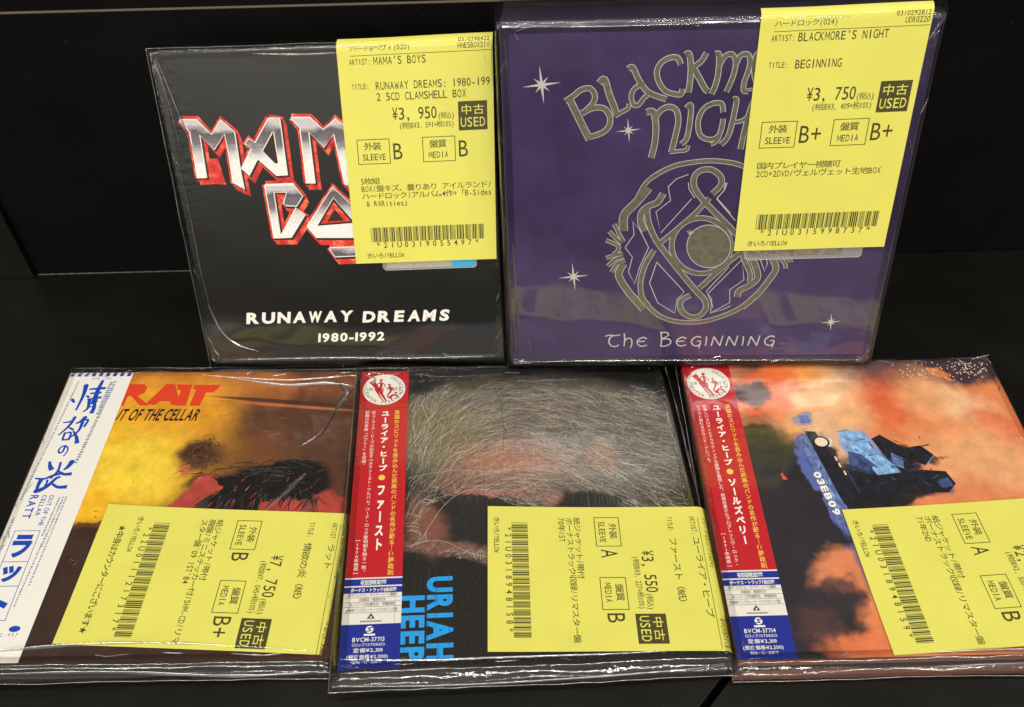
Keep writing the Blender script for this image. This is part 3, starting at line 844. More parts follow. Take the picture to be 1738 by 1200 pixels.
m.build('knot_emblem', [SILV, SILD], boxB)
m = MB()
x, y, wd, hh, an = DB['beg']
UNC = {'T': (1.05, [[(0, .92), (.25, 1.02), (.75, .98), (1.0, 1.08)], [(.52, 1.0), (.3, .75), (.27, .32), (.45, .04), (.75, .0), (.92, .16)]]),
       'h': (.75, [[(.1, 1.18), (.14, .6), (.12, 0)], [(.14, .5), (.35, .74), (.6, .62), (.64, .2), (.55, -.16)]]),
       'e': (.85, [[(.78, .66), (.5, .8), (.2, .58), (.14, .28), (.4, 0), (.8, .1)], [(.18, .42), (.66, .45)]]),
       'B': (.95, [[(.1, 1.3), (.18, .6), (.16, -.04)], [(.1, 1.22), (.5, 1.22), (.62, .98), (.2, .66)], [(.2, .66), (.7, .62), (.8, .25), (.45, 0), (.1, 0)]]),
       'g': (.85, [[(.8, .76), (.5, .84), (.2, .54), (.24, .15), (.52, .0), (.76, .15), (.78, .42), (.55, .42)], [(.78, .22), (.7, -.2)]]),
       'i': (.36, [[(.18, .84), (.2, .4), (.16, 0)]]), ' ': (.5, []),
       'n': (.88, [[(.08, 0), (.2, .82)], [(.2, .84), (.66, 0)], [(.66, 0), (.8, .9)]])}
st = 'The Beginning'
tw = sum(UNC[c][0] + .12 for c in st)
px = 0.0
ca, sa = math.cos(R(an)), math.sin(R(an))
for c in st:
    for P in UNC[c][1]:
        m.stroke([(x + (px + p[0]) * wd / tw * ca - p[1] * hh * .78 * sa, y + (px + p[0]) * wd / tw * sa + p[1] * hh * .78 * ca) for p in P], 0.62, m.step(0.05), sub=6, w1=0.5)
    px += UNC[c][0] + .12
m.build('title_lettering', SILV, boxB)
PROF_BIG = [(0, 4.0, 0.12), (0, 1.6, 0.5), (0.2, 0, 0.6), (0.7, 0, -0.5), (1.0, 0, -1.8), (0.9, 0, -5), (0.5, 0, -18), (0.4, 0, -40.5)]
def topflap(m):
    m.mat(0)
    n = 24
    vs = []
    for i in range(n + 1):
        x = -1 + (w + 2) * i / n
        for j, (yy, z) in enumerate(((h + 0.5, 0.3), (h + 4, -6), (h + 7.5 + math.sin(i * 0.9) * 0.8, -14), (h + 5, -24), (h + 0.8, -39))):
            vs.append((x, yy + 0.5 * math.sin(i * 0.55 + j), z))
    m.add(vs, [(i * 5 + j, (i + 1) * 5 + j, (i + 1) * 5 + j + 1, i * 5 + j + 1) for i in range(n) for j in range(4)])
film_part(boxB, w, h, PROF_BIG, (1.1, 0.9, 2.4, 0.9), 5,
          [([(2.2, 140), (3.4, 128), (3.6, 110)], 0.4, 0.6), ([(6.0, 143), (7.4, 139), (6.4, 134)], 0.35, 0.5), ([(3, 60), (3.8, 40), (4.4, 22), (7, 6)], 0.5, 0.7),
           ([(2, 26), (3.2, 14), (2.6, 4)], 0.6, 0.7), ([(8, 13), (9.4, 9), (8.8, 5)], 0.5, 0.6), ([(4, 144.6), (40, 144.2), (90, 144.5)], 0.5, 0.4),
           ([(2, 1.2), (60, 1.6), (154, 1.2)], 0.4, 0.4), ([(155.5, 140), (156, 80), (155.6, 10)], 0.3, 0.4)],
          None, 0.25, topflap)

# ---------------------------------------------------------------- albums in front
PROF_LOW = [(0, 2.6, 0.10), (0, 1.2, 0.40), (0.10, 0, 0.40), (0.35, 0, -0.3), (0.75, 0, -1.8), (1.0, 0, -3.4), (0.8, 0, -4.2), (0.2, 0, -5.4)]
def cover(root, w, h, t, mat, edge):
    m = MB()
    m.quad(0, 0, w, h, 0.0)
    m.mat(1)
    z = -t
    m.add([(0, 0, -0.003), (w, 0, -0.003), (w, h, -0.003), (0, h, -0.003), (0, 0, z), (w, 0, z), (w, h, z), (0, h, z)],
          [(4, 5, 1, 0), (5, 6, 2, 1), (6, 7, 3, 2), (7, 4, 0, 3), (7, 6, 5, 4)])
    return m.build('cover', [mat, edge], root)

# --- amber album with the white paper strip
w, h = FR['R'][3:]
albR = empty('paper_sleeve_album', mw('R'))
tag(albR, 'album with amber and brown cover art and a white strip of blue brush characters', 'album', G_LOW)
ARTR = art('amber_picture', C(86, 55, 36), [
    (108, 96, 60, 60, 0, 1.4, C(78, 50, 36), 0.9), (100, 128, 50, 8, 2, 0.8, C(116, 68, 42), 0.9), (76, 130, 7, 16, 12, 0.5, C(88, 54, 36), -0.8), (92, 129, 8, 14, 8, 0.5, C(130, 72, 32), -0.8), (104, 130, 2, 16, 4, 0.7, C(84, 50, 34), -0.7),
    (22, 130, 64, 16, 0, 1.0, C(190, 118, 48), 0.9), (46, 116, 30, 16, 0, 1.0, C(206, 140, 46), 0.7),
    (40, 94, 34, 32, 0, 1.0, C(218, 160, 38), 1.0), (28, 78, 24, 24, 0, 1.0, C(224, 174, 40), 0.9), (55, 106, 20, 18, 0, 1.1, C(206, 142, 40), 0.9), (42, 84, 20, 18, 30, 1.2, C(234, 196, 62), 0.8), (22, 66, 16, 12, 0, 0.9, C(222, 168, 36), 0.9),
    (100, 118.6, 33, 1.1, -6, 0.5, C(64, 38, 32), -0.9), (100, 116.4, 33, 0.8, -6, 0.8, C(178, 104, 56), -0.7), 
    (86, 101, 5, 3, 20, 0.9, C(80, 48, 38), 0.7), (84, 88, 18, 16, 0, 1.4, C(118, 72, 40), 0.6),
    (25, 26, 64, 31, 0, 0.14, C(56, 40, 34), -1.0), (25, 57.5, 34, 1.2, 0, 0.8, C(92, 52, 34), 0.9), (80, 28, 50, 34, 0, 0.5, C(58, 40, 34), 0.95),
    (68, 90, 9, 8, 10, 0.9, C(84, 54, 36), 0.95), (67, 92, 6, 5, 10, 0.9, C(60, 38, 30), 0.8), (97, 78, 23, 6, 10, 0.5, C(30, 27, 25), 0.97), (80, 75, 16, 4.5, 4, 0.5, C(30, 26, 24), 0.9), (113, 78, 9, 9, -30, 0.5, C(30, 27, 25), 0.9), (86, 68, 18, 5, 0, 0.6, C(40, 36, 34), 0.95),
    (73, 74, 7, 3.6, 25, 0.6, C(172, 72, 60), 0.95), (63, 66, 7, 2.6, 45, 0.6, C(158, 66, 56), 0.9), (64, 83, 3, 4, 20, 0.8, C(176, 92, 60), 0.8), (124, 66, 9, 3, -30, 0.5, C(146, 56, 50), 0.9), (108, 63, 9, 4, 0, 0.6, C(140, 64, 60), 0.8), (99, 68, 8, 5, 0, 0.8, C(78, 74, 70), 0.6)],
    warp=((0.05, 5), (0.25, 2.2)), tone=(0.10, 0.24))
EDGD = ink('dark_sleeve_edge', C(44, 34, 30), None)
def print_R(m):
    rr = random.Random(12)
    def tuft(n, cx, cy, sx, sy, ang, da, l0, l1, w, mats, curl=0.0):
        for i in range(n):
            x, y = rr.gauss(cx, sx), rr.gauss(cy, sy)
            a = R(ang + rr.gauss(0, da))
            l = rr.uniform(l0, l1)
            P = [(x, y)]
            for k in range(4):
                x += math.cos(a) * l / 4
                y += math.sin(a) * l / 4
                a += rr.gauss(0, 0.15) + curl
                P.append((x, y))
            if min(p[1] for p in P) > 2 and max(p[0] for p in P) < w_ - 2:
                m.mat(rr.choice(mats)); m.stroke(P, rr.uniform(w * 0.5, w), m.step(0.008), sub=1, w1=0.08)
    w_ = 130
    def mass(P, mt, jag):
        Q = []
        n = len(P)
        for i in range(n):
            a, c = P[i], P[(i + 1) % n]
            for k in range(6):
                t = k / 6
                Q.append((a[0] + (c[0] - a[0]) * t + rr.gauss(0, jag), a[1] + (c[1] - a[1]) * t + rr.gauss(0, jag)))
        m.mat(mt); m.poly(Q, m.step(0.006))
    mass([(60, 60), (63, 68), (70, 76), (77, 78), (81, 74), (76, 70), (71, 66), (68, 60)], 6, 0.22)
    mass([(118, 60), (117, 68), (122, 71), (126, 66), (129, 62), (128.5, 60)], 6, 0.2)
    mass([(96, 60), (95, 66), (104, 68), (112, 66), (113, 60)], 6, 0.3)
    mass([(75, 78), (82, 79), (92, 83), (103, 87), (112, 87), (119, 82), (122, 74), (118, 70), (112, 67), (104, 69), (96, 66), (94, 60), (74, 60), (76, 68), (80, 73)], 4, 0.35)
    tuft(230, 68, 90.5, 3.0, 3.2, 175, 55, 2, 5, 0.5, [2, 3, 3, 3], 0.16)
    tuft(90, 97, 82, 10, 1.8, 190, 12, 4, 9, 0.7, [4, 5], 0.02)
    tuft(50, 110, 71, 5, 3, 250, 20, 4, 8, 0.8, [4, 4, 5], 0.05)
    tuft(40, 88, 68, 8, 3, 250, 16, 2, 6, 0.5, [5, 5, 6], 0.0)
    tuft(14, 98, 74, 12, 3, 60, 20, 1, 4, 0.5, [7, 6, 5], 0.0)
    tuft(60, 96, 104, 18, 8, 10, 30, 1, 4, 0.3, [3, 8], 0.0)
    tuft(40, 30, 48, 18, 10, 10, 40, 1, 3, 0.4, [3, 8], 0.0)
def cover_more(root, w, h, t, mats, fn):
    m = MB()
    m.quad(0, 0, w, h, 0.0)
    m.mat(1)
    m.add([(0, 0, -0.003), (w, 0, -0.003), (w, h, -0.003), (0, h, -0.003), (0, 0, -t), (w, 0, -t), (w, h, -t), (0, h, -t)],
          [(4, 5, 1, 0), (5, 6, 2, 1), (6, 7, 3, 2), (7, 4, 0, 3), (7, 6, 5, 4)])
    fn(m)
    return m.build('cover', mats, root)
cover_more(albR, w, h, 4.0, [ARTR, EDGD, ink('picture_brown', C(104, 70, 46), grain=0.55, gs=0.33), ink('picture_umber', C(64, 42, 32), grain=0.55, gs=0.33), ink('picture_black', C(24, 22, 21), grain=0.55, gs=0.33), ink('picture_slate', C(58, 55, 52), grain=0.55, gs=0.33), ink('picture_red', C(160, 64, 54), grain=0.3, gs=0.12), ink('picture_rose', C(204, 110, 92), grain=0.55, gs=0.33), ink('picture_tan', C(140, 92, 58), grain=0.55, gs=0.33)], print_R)
OR = ink('band_red', C(205, 62, 34), 'plain')
m = MB()
for k in ('R1', 'A1', 'T1', 'T2'):
    m.poly(DR[k], m.step(0.04))
m.build('band_lettering', OR, albR)
m = MB()
x, y, wd, hh, an = DR['title']
m.text('OUT OF THE CELLAR', 22.2, 108.9, 39.4, 6.4, -0.6, 0.05, 0.02, False, 0.2)
m.build('title_lettering', ink('dark_ink', C(34, 22, 16), 'plain'), albR)
PAP = ink('white_paper', C(222, 220, 212), 'plain', 0.7, grain=0.02)
m = MB(); m.poly([(0.2, 0.3), (23.9, 0.3), (27.9, 136.6), (0.3, 136.6)], 0.10)
obR = m.build('paper_strip', PAP, albR)
m = MB()
for i in range(9):
    a = 0.5 + i * 3.1
    if a + 1.7 < 27.8:
        m.poly([(a, 134.4), (a + 1.6, 134.4), (a + 1.9, 136.5), (a + 0.3, 136.5)], 0.13)
for P, wa, wb in KAN:
    wa, wb = wa * 1.4 + 0.1, wb * 1.4 + 0.1
    m.stroke(P, wa, m.step(0.13), sub=5, w1=wb)
    m.disc(P[0][0], P[0][1], wa / 2, wa / 2, m.step(0.13), 10)
m.build('brush_lettering', BLUE, obR)
m = MB()
m.text('OUT OF THE', 12.3, 70.4, 14.3, 1.7, -90, 0.13, 0.01, False)
m.text('CELLAR', 9.5, 70.4, 9.8, 1.7, -90, 0.13, 0.01, False)
m.text('RATT', 4.9, 70.4, 11.0, 3.1, -90, 0.13, 0.02, False)
for (a, b) in ((53.8, 40.2), (40.2, 30.0), (30.0, 16.3)):
    m.frame(4.3, b - 0.1, 14.0, a + 0.1, 0.22, 0.13 + (a % 1) * 0.004)
for st, cy, gw, gh in (('ラ', 47.0, 7.4, 10.2), ('ッ', 35.1, 7.0, 7.0), ('ト', 23.0, 7.0, 10.4)):
    g = glyph(st, 0.05)
    m.put(g, lambda p: (9.1 + (p[0] - (g[2] + g[3]) / 2) * gw / (g[3] - g[2]), cy + (p[1] - (g[4] + g[5]) / 2) * gh / (g[5] - g[4])), 0.14)
m.disc(18.4, 13.0, 2.0, 1.2, 0.13, 20)
m.text('¥2,457', 12.5, 10.2, 8.0, 1.2, 0, 0.13)
m.build('name_lettering', BLUE, obR)
m = MB()                                             # print too small to read: broken lines
rr = random.Random(4)
for (x0, y0, x1, y1, t) in ((21.2, 131.5, 17.6, 86.5, 0.75), (19.6, 131.0, 18.8, 112, 0.75), (5.2, 131.5, 1.6, 68, 0.4), (17.8, 69.5, 16.6, 46, 0.45), (16.4, 69.5, 15.4, 52, 0.4), (19.0, 69.5, 17.6, 30, 0.35), (1.8, 60, 1.2, 14, 0.35), (16.4, 48, 15.2, 22, 0.35)):
    L_ = y0 - y1
    p = 0.0
    while p < L_:
        d = rr.uniform(0.4, 0.95)
        f = p / L_
        xx = x0 + (x1 - x0) * f
        m.poly([(xx - t, y0 - p - d), (xx + t * rr.uniform(0.3, 1), y0 - p - d), (xx + t, y0 - p), (xx - t * rr.uniform(0.2, 1), y0 - p)], 0.13)
        p += d + rr.uniform(0.25, 0.6)
m.build('small_print', ink('faint_blue_ink', C(120, 128, 160), 'plain'), obR)
m = MB(); m.text('WPCR-13566', 10.6, 132.6, 8.6, 1.0, 0, 0.13, 0.01)
m.build('number_lettering', ink('grey_ink', C(90, 96, 130), 'plain'), obR)
film_part(albR, w, h, PROF_LOW, (2.2, 2.6, 5.4, 6.0), 11,
          [([(70, 133.5), (96, 128.5), (114, 129.5), (127, 127.6)], 0.9, 1.2), ([(127, 126), (121, 116), (116, 102), (108, 94)], 0.8, 1.0), ([(58, 135), (95, 131.6), (124, 134)], 0.5, 0.5), ([(112, 80), (104, 70), (98, 62)], 1.6, 0.6), ([(118, 131), (124, 124), (120, 112)], 1.8, 0.9),
           ([(0, 3.2), (40, 6.6), (80, 6.2), (126, 2.8)], 0.9, 1.3), ([(0, -3.2), (50, -2.4), (100, -4.6), (127, -3.4)], 0.8, 1.0, -1.8), ([(96, 2.6), (108, 1.8), (116, 3)], 0.5, 0.5),
           ([(127.4, 1), (128.6, -2), (127.2, -5)], 0.5, 0.6, -1.5)],
          (5, 0.14, 2), 0.4)

# --- red strips of the two matching albums
REDP = ink('strip_red', C(186, 22, 30), 'plain', 0.6, grain=0.04)
BLUP = ink('strip_blue', C(28, 42, 134), 'plain', 0.6, grain=0.04)
WHP = ink('strip_white', C(214, 210, 202), 'plain', 0.6, grain=0.02)
YLI = ink('yellow_ink', C(228, 186, 84), 'plain')
BLI = ink('black_ink', C(48, 46, 48), 'plain')
def red_strip(root, h, name, num, d1, d2, year, tracks, film):
    k = h / 135.9
    ow = 20.7
    Y = lambda y: h - y * k
    REDF = ink('strip_red_' + film, C(176, 30, 38), film, 0.6, grain=0.04)
    m = MB(); m.quad(0, Y(101.5), ow, Y(0.1), 0.10)
    m.mat(1); m.quad(0, Y(119.6), ow, Y(101.5), 0.10)
    m.mat(2); m.quad(0, Y(135.8), ow, Y(119.6), 0.10)
    m.quad(0.0, Y(104.75), ow, Y(102.1), 0.13); m.quad(0, Y(107.7), ow, Y(105.3), 0.13)
    m.mat(3)
    for y in (109.45, 111.25, 113.1, 115.3):
        m.quad(0.3, Y(y), ow - 0.3, Y(y - 0.12), 0.13)
    m.quad(0, Y(21.35), ow, Y(21.1), 0.13)
    ob = m.build('paper_strip', [REDF, WHP, BLUP, BLI], root)
    cy = Y(10.7)
    m = MB(); m.disc(10.2, cy, 9.2, 9.0, 0.14, 48)
    dsc = m.build('round_emblem', WHP, ob)
    m = MB()
    m.mat(0)
    fig = [([(4.6, cy + 5.0), (6.6, cy + 1.8), (9.2, cy - 2.6), (11.6, cy - 7.2)], 2.6, 0.5), ([(6.4, cy + 0.6), (8.6, cy - 4.2), (10.6, cy - 7.4)], 1.0, 0.3),
           ([(8.4, cy + 0.2), (8.9, cy + 2.4), (8.6, cy + 4.4)], 1.3, 1.0), ([(8.6, cy + 4.2), (10.2, cy + 3.0), (10.6, cy + 1.4)], 0.55, 0.4), ([(8.3, cy + 4.0), (7.0, cy + 3.0), (6.8, cy + 1.4)], 0.55, 0.4), ([(8.7, cy + 0.6), (9.6, cy - 1.2), (9.4, cy - 2.6)], 0.8, 0.5),
           ([(12.4, cy + 1.8), (13.2, cy - 0.2), (12.8, cy - 2.0)], 1.2, 0.9), ([(12.6, cy + 1.4), (11.2, cy + 0.2)], 0.5, 0.4), ([(13.0, cy + 1.0), (14.3, cy + 0.2), (14.4, cy - 1.2)], 0.5, 0.4), ([(12.9, cy - 1.8), (11.9, cy - 3.6), (12.4, cy - 5.0)], 0.8, 0.5),
           ([(12.6, cy - 5.4), (14.2, cy - 3.4), (16.2, cy - 4.0)], 1.2, 0.8), ([(15.8, cy - 3.8), (16.6, cy - 5.6)], 0.6, 0.4), ([(13.4, cy - 4.2), (13.8, cy - 6.4)], 0.6, 0.4)]
    for i, (P, wa, wb) in enumerate(fig):
        m.stroke(P, wa, 0.17 + i * 0.001, w1=wb)
    for i, (px, py, r_) in enumerate(((8.7, cy + 5.4, 0.75), (12.4, cy + 2.6, 0.62), (15.4, cy - 2.2, 0.62))):
        m.disc(px, py, r_, r_, 0.185 + i * 0.001, 14)
    m.mat(1)
    m.text('URIAH HEEP', 2.6, cy - 0.7, 15.2, 1.7, 0, 0.19, 0.0)
    m.arc('PAPER SLEEVE', 10.2, cy, 7.6, 190, 330, 1.5, 0.19)
    m.arc('COLLECTION', 10.2, cy, 7.6, 70, -25, 1.5, 0.19)
    m.mat(0)
    m.build('emblem_print', [REDF, BLI], dsc)
    m = MB()
    rr = random.Random(9)
    for i in range(46):
        x, y = rr.uniform(0.8, ow - 0.8), rr.uniform(0.8, 20.2)
        if math.hypot(x - 10.2, y - 10.7) > 10.0:
            m.disc(x, Y(y), 0.34, 0.24, 0.13, 6)
    m.build('leaf_pattern', ink('strip_dark_red', C(120, 14, 20), 'plain'), ob)
    m = MB(); m.vtext('英国のスピリットを呑み込んだ孤高のバンドの名作が蘇る─伊藤政則', 16.3, Y(22.6), Y(101.0), 1.95, 0.14, 0.014, hs=0.86)
    m.build('yellow_lettering', YLI, ob)
    m = MB()
    m.vtext('ユーライア・ヒープ', 11.4, Y(22.6), Y(54.6), 3.1, 0.14, 0.045, hs=0.86)
    m.vtext(name, 11.3, Y(60.4), Y(91.0), 3.1, 0.14, 0.045, hs=0.86)
    m.vtext(d1, 6.5, Y(22.6), Y(100), 1.5, 0.14, 0.0, hs=0.86)
    m.vtext(d2, 3.7, Y(22.6), Y(22.6 + 1.83 * len(d2)), 1.5, 0.14, 0.0, hs=0.86)
    m.vtext(year, 3.6, Y(85.2), Y(100.4), 1.6, 0.14, 0.0, hs=0.86)
    m.text('初回限定盤', 5.7, Y(104.45), 9.4, 1.9, 0, 0.16, 0.02)
    m.text(tracks, 2.3, Y(107.35), 16.4, 1.65, 0, 0.16, 0.018)
    m.build('white_lettering', WHITE, ob)
    m = MB(); m.disc(11.25, Y(57.4), 1.35, 1.35, 0.14, 20)
    m.build('dot', YLI, ob)
    m = MB()
    for st, a, b, y in (('◎オリジナル・ライナーノーツ翻訳', 1.5, 18.9, 109.1), ('◎解説・歌詞付き', 5.7, 15.0, 110.95), ('◎シリーズ共通序文：伊藤政則', 2.2, 18.4, 112.75), ('◎最新アップグレード・リマスタリング盤', 1.2, 19.2, 114.9)):
        m.text(st, a, Y(y), b - a, 1.3, 0, 0.14, 0.0)
    m.poly([(8.7, Y(117.6)), (11.5, Y(117.6)), (10.1, Y(115.5))], 0.14)
    m.mat(1); m.poly([(9.6, Y(117.3)), (10.6, Y(117.3)), (10.1, Y(116.4))], 0.15); m.mat(0)
    for i in range(10):
        m.quad(6.4 + i * 0.75, Y(118.8), 6.4 + i * 0.75 + 0.5, Y(118.3), 0.14)
    m.build('black_lettering', [BLI, WHP], ob)
    m = MB()
    m.disc(9.9, Y(121.6), 1.35, 1.35, 0.14, 24)
    m.mat(1); m.stroke([(11.0, Y(121.0)), (9.4, Y(121.1)), (10.4, Y(122.0)), (8.8, Y(122.2))], 0.4, 0.15); m.mat(0)
    m.quad(8.0, Y(123.9), 11.9, Y(123.2), 0.14)
    m.text('BVCM-' + num, 4.2, Y(126.0), 11.0, 1.55, 0, 0.14, 0.01, False)
    m.text('〈ロック〉STEREO', 4.1, Y(127.75), 11.3, 1.25, 0, 0.14, 0.0, False)
    m.text('定価¥2,310', 4.7, Y(129.9), 10.0, 1.6, 0, 0.14, 0.015, False)
    m.text('(税抜価格¥2,200)', 2.6, Y(132.2), 14.0, 1.55, 0, 0.14, 0.012, False)
    m.text('◎06・12・20まで', 4.8, Y(133.9), 9.8, 1.2, 0, 0.14, 0.0)
    m.build('price_lettering', [WHITE, BLUP], ob)
    return ob

# --- grey album with blue lettering
w, h = FR['H'][3:]
albH = empty('paper_sleeve_album', mw('H'))
tag(albH, 'album with red paper strip, grey fibrous cover art and large blue sideways lettering', 'album', G_LOW)
ARTH = art('fibrous_picture', C(34, 33, 31), [
    (75, 100, 64, 33, -3, 0.4, C(98, 90, 80), 0.97), (40, 106, 20, 20, 20, 0.9, C(112, 102, 80), 0.7), (112, 96, 24, 26, 0, 0.8, C(92, 88, 84), 0.7), (80, 114, 34, 9, 0, 0.9, C(108, 98, 86), 0.6),
    (66, 88, 24, 10, -8, 1.2, C(150, 112, 96), 0.95), (56, 85, 18, 7, 10, 1.2, C(150, 104, 86), 0.8), (101, 88, 5, 8, 20, 1.1, C(152, 114, 92), 0.9), (54, 74, 22, 4, -6, 1.1, C(128, 84, 72), 0.8),
    (46, 58, 21, 14, -8, 0.3, C(40, 38, 37), 1.0), (29, 58, 6, 13, 15, 1.0, C(124, 80, 68), 0.85), (34, 47, 14, 3, -14, 1.0, C(118, 84, 72), 0.8), (55, 41, 16, 4, -20, 1.0, C(122, 94, 82), 0.75), (54, 71.5, 14, 1.6, -10, 0.9, C(146, 84, 72), 0.9),
    (92, 65, 14, 5, 0, 0.6, C(36, 34, 33), 0.95), (77, 68, 5, 4, 0, 1.0, C(152, 110, 96), 0.8)],
    warp=((0.06, 4), (0.3, 2)), tone=(0.6, 0.30), film='streak')
FIB = ink('pale_fibre_ink', C(186, 178, 164), 'plain', grain=0.3)
FIB2 = ink('grey_fibre_ink', C(112, 106, 98), 'plain', grain=0.3)
m = MB()
m.quad(0, 0, w, h, 0.0)
rr = random.Random(21)
def dens(x, y):
    if (x - 46) ** 2 / 20 ** 2 + (y - 58) ** 2 / 13 ** 2 < 1 or (x - 90) ** 2 / 13 ** 2 + (y - 66) ** 2 / 6 ** 2 < 1:
        return 0
    top = 131 - abs(x - 66) * 0.12 - 3 * math.sin(x * 0.3)
    if y > top or x > 132 or x < 20.5:
        return 0
    if y < 60 and x < 100:
        lo = 46 - (x - 20) * 0.22
        return 0.5 if lo < y else 0
    warm = math.exp(-((x - 64) / 20) ** 2 - ((y - 87) / 8) ** 2)
    return 1.0 - 0.85 * warm
def flow(x, y):
    K_ = ((20, 1.45), (32, 1.15), (46, 0.62), (60, 0.18), (78, -0.22), (96, -0.38), (112, -0.30), (134, -0.10))
    for (xa, va), (xb, vb) in zip(K_, K_[1:]):
        if x <= xb:
            t = (x - xa) / (xb - xa)
            return va + (vb - va) * t - max(0, 88 - y) * 0.012 + 0.12 * math.sin(x * 0.31 + y * 0.2)
    return -0.1
cnt = 0
while cnt < 7500:
    x, y = rr.uniform(21, 132), rr.uniform(32, 132)
    if rr.random() > dens(x, y):
        continue
    a = flow(x, y) + rr.gauss(0, 0.16)
    cur = rr.gauss(-0.03, 0.035)
    L_ = rr.uniform(4, 13)
    if rr.random() < 0.22:
        a = rr.uniform(-1.6, 1.6)
        cur = rr.gauss(0, 0.12)
        L_ = rr.uniform(1.5, 4)
    ns = max(3, int(L_ / 1.4))
    pts = [(x, y)]
    for i in range(ns):
        a += cur + rr.gauss(0, 0.09)
        x += math.cos(a) * L_ / ns
        y += math.sin(a) * L_ / ns
        pts.append((x, y))
        if not dens(x, y) and rr.random() < 0.7:
            break
    if len(pts) < 3 or max(p[0] for p in pts) > w - 1 or max(p[1] for p in pts) > h - 1 or min(p[0] for p in pts) < 20.5:
        continue
    q = rr.random()
    m.mat(1 if q < 0.25 else 4 if q > 0.72 else 2)
    m.stroke(pts, rr.uniform(0.04, 0.11), 0.004 + rr.random() * 0.03, sub=1)
    cnt += 1
for i in range(110):
    a = rr.uniform(0, 6.283)
    x, y = 46 + 20 * math.cos(a), 58 + 13 * math.sin(a)
    P = [(x, y)]
    d = a + rr.gauss(0, 0.9)
    for k in range(4):
        x += math.cos(d) * 1.3
        y += math.sin(d) * 1.0
        d += rr.gauss(0, 0.25)
        P.append((x, y))
    if min(p[0] for p in P) > 20.5 and min(p[1] for p in P) > 36:
        m.mat(rr.choice([1, 1, 2])); m.stroke(P, rr.uniform(0.06, 0.13), 0.02 + rr.random() * 0.015, sub=1)
m.mat(1)
for P in ([(24, 96), (30, 106), (27, 120), (34, 126), (40, 131)], [(22, 80), (40, 83), (56, 82), (70, 87)], [(22, 48), (34, 50), (46, 44), (60, 40)], [(28, 52), (36, 66), (46, 73), (60, 72)], [(96, 84), (106, 90), (116, 88)]):
    m.stroke(P, 0.13, 0.036, sub=6)
m.mat(3)
t = 5.2
z = -0.003
m.add([(0, 0, z), (w, 0, z), (w, h, z), (0, h, z), (0, 0, -t), (w, 0, -t), (w, h, -t), (0, h, -t)], [(4, 5, 1, 0), (5, 6, 2, 1), (6, 7, 3, 2), (7, 4, 0, 3), (7, 6, 5, 4)])
m.build('cover', [ARTH, FIB, FIB2, EDGD, ink('dark_fibre_ink', C(44, 41, 38), 'plain', grain=0.3)], albH)
SKY = ink('sky_blue_ink', C(38, 146, 218), 'streak')
m = MB()
m.text('URIAH', 30.2, 34.6, 32.4, 8.7, -90, 0.05, 0.045, False)
m.text('HEEP', 20.9, 27.2, 25.0, 8.0, -90, 0.05, 0.045, False)
m.build('band_lettering', SKY, albH)
red_strip(albH, h, 'ファースト', '37713', '◎ユーライア・ヒープの記念すべきファースト・アルバム。ハード・ロック黎明期を飾る一枚。', '初期の代表曲「ジプシー」を収録。', '[1970年発表]', 'ボーナス・トラック8曲収録', 'streak')
rid = [([(56, 137), (60, 120), (61, 104), (60, 90)], 0.25, 0.3), ([(61, 112), (64, 117)], 0.6, 0.6), ([(60, 106), (62, 103), (61, 100)], 0.5, 0.5), ([(1, 137.5), (6, 134.4), (4, 131)], 0.8, 0.8), ([(0, 4), (30, 2.6), (60, 2.4), (100, 2.0), (133, 3)], 0.6, 0.5),
       ([(-2, -4), (40, -5.2), (90, -4.4), (132, -2.6)], 0.5, 0.5, -3)]
rr = random.Random(5)
for i in range(34):
    x = rr.uniform(20, 128)
    y = rr.uniform(131, 137)
    rid.append(([(x, y), (x + rr.uniform(-0.4, 0.4), y - rr.uniform(3, 8))], 0.14, 0.18))
for i in range(26):
    x = rr.uniform(18, 60)
    y = rr.uniform(6, 46)
    rid.append(([(x, y), (x + rr.uniform(-0.5, 0.5), max(y - rr.uniform(6, 22), 1.5))], 0.12, 0.14))
for i in range(40):
    x = 20 + i * 2.75 + rr.uniform(-0.7, 0.7)
    rid.append(([(x, 3.2), (x + 0.3, 0.6)], 0.28, 0.5))
film_part(albH, w, h, PROF_LOW, (3.0, 3.6, 6.0, 5.0), 17, rid, (5, 0.15, 2), 0.5, lambda m: m.mat(0).bulge([(24, 126), (130, 126), (131, 137), (22, 137)], 0.9, 0.3, 18, 5))

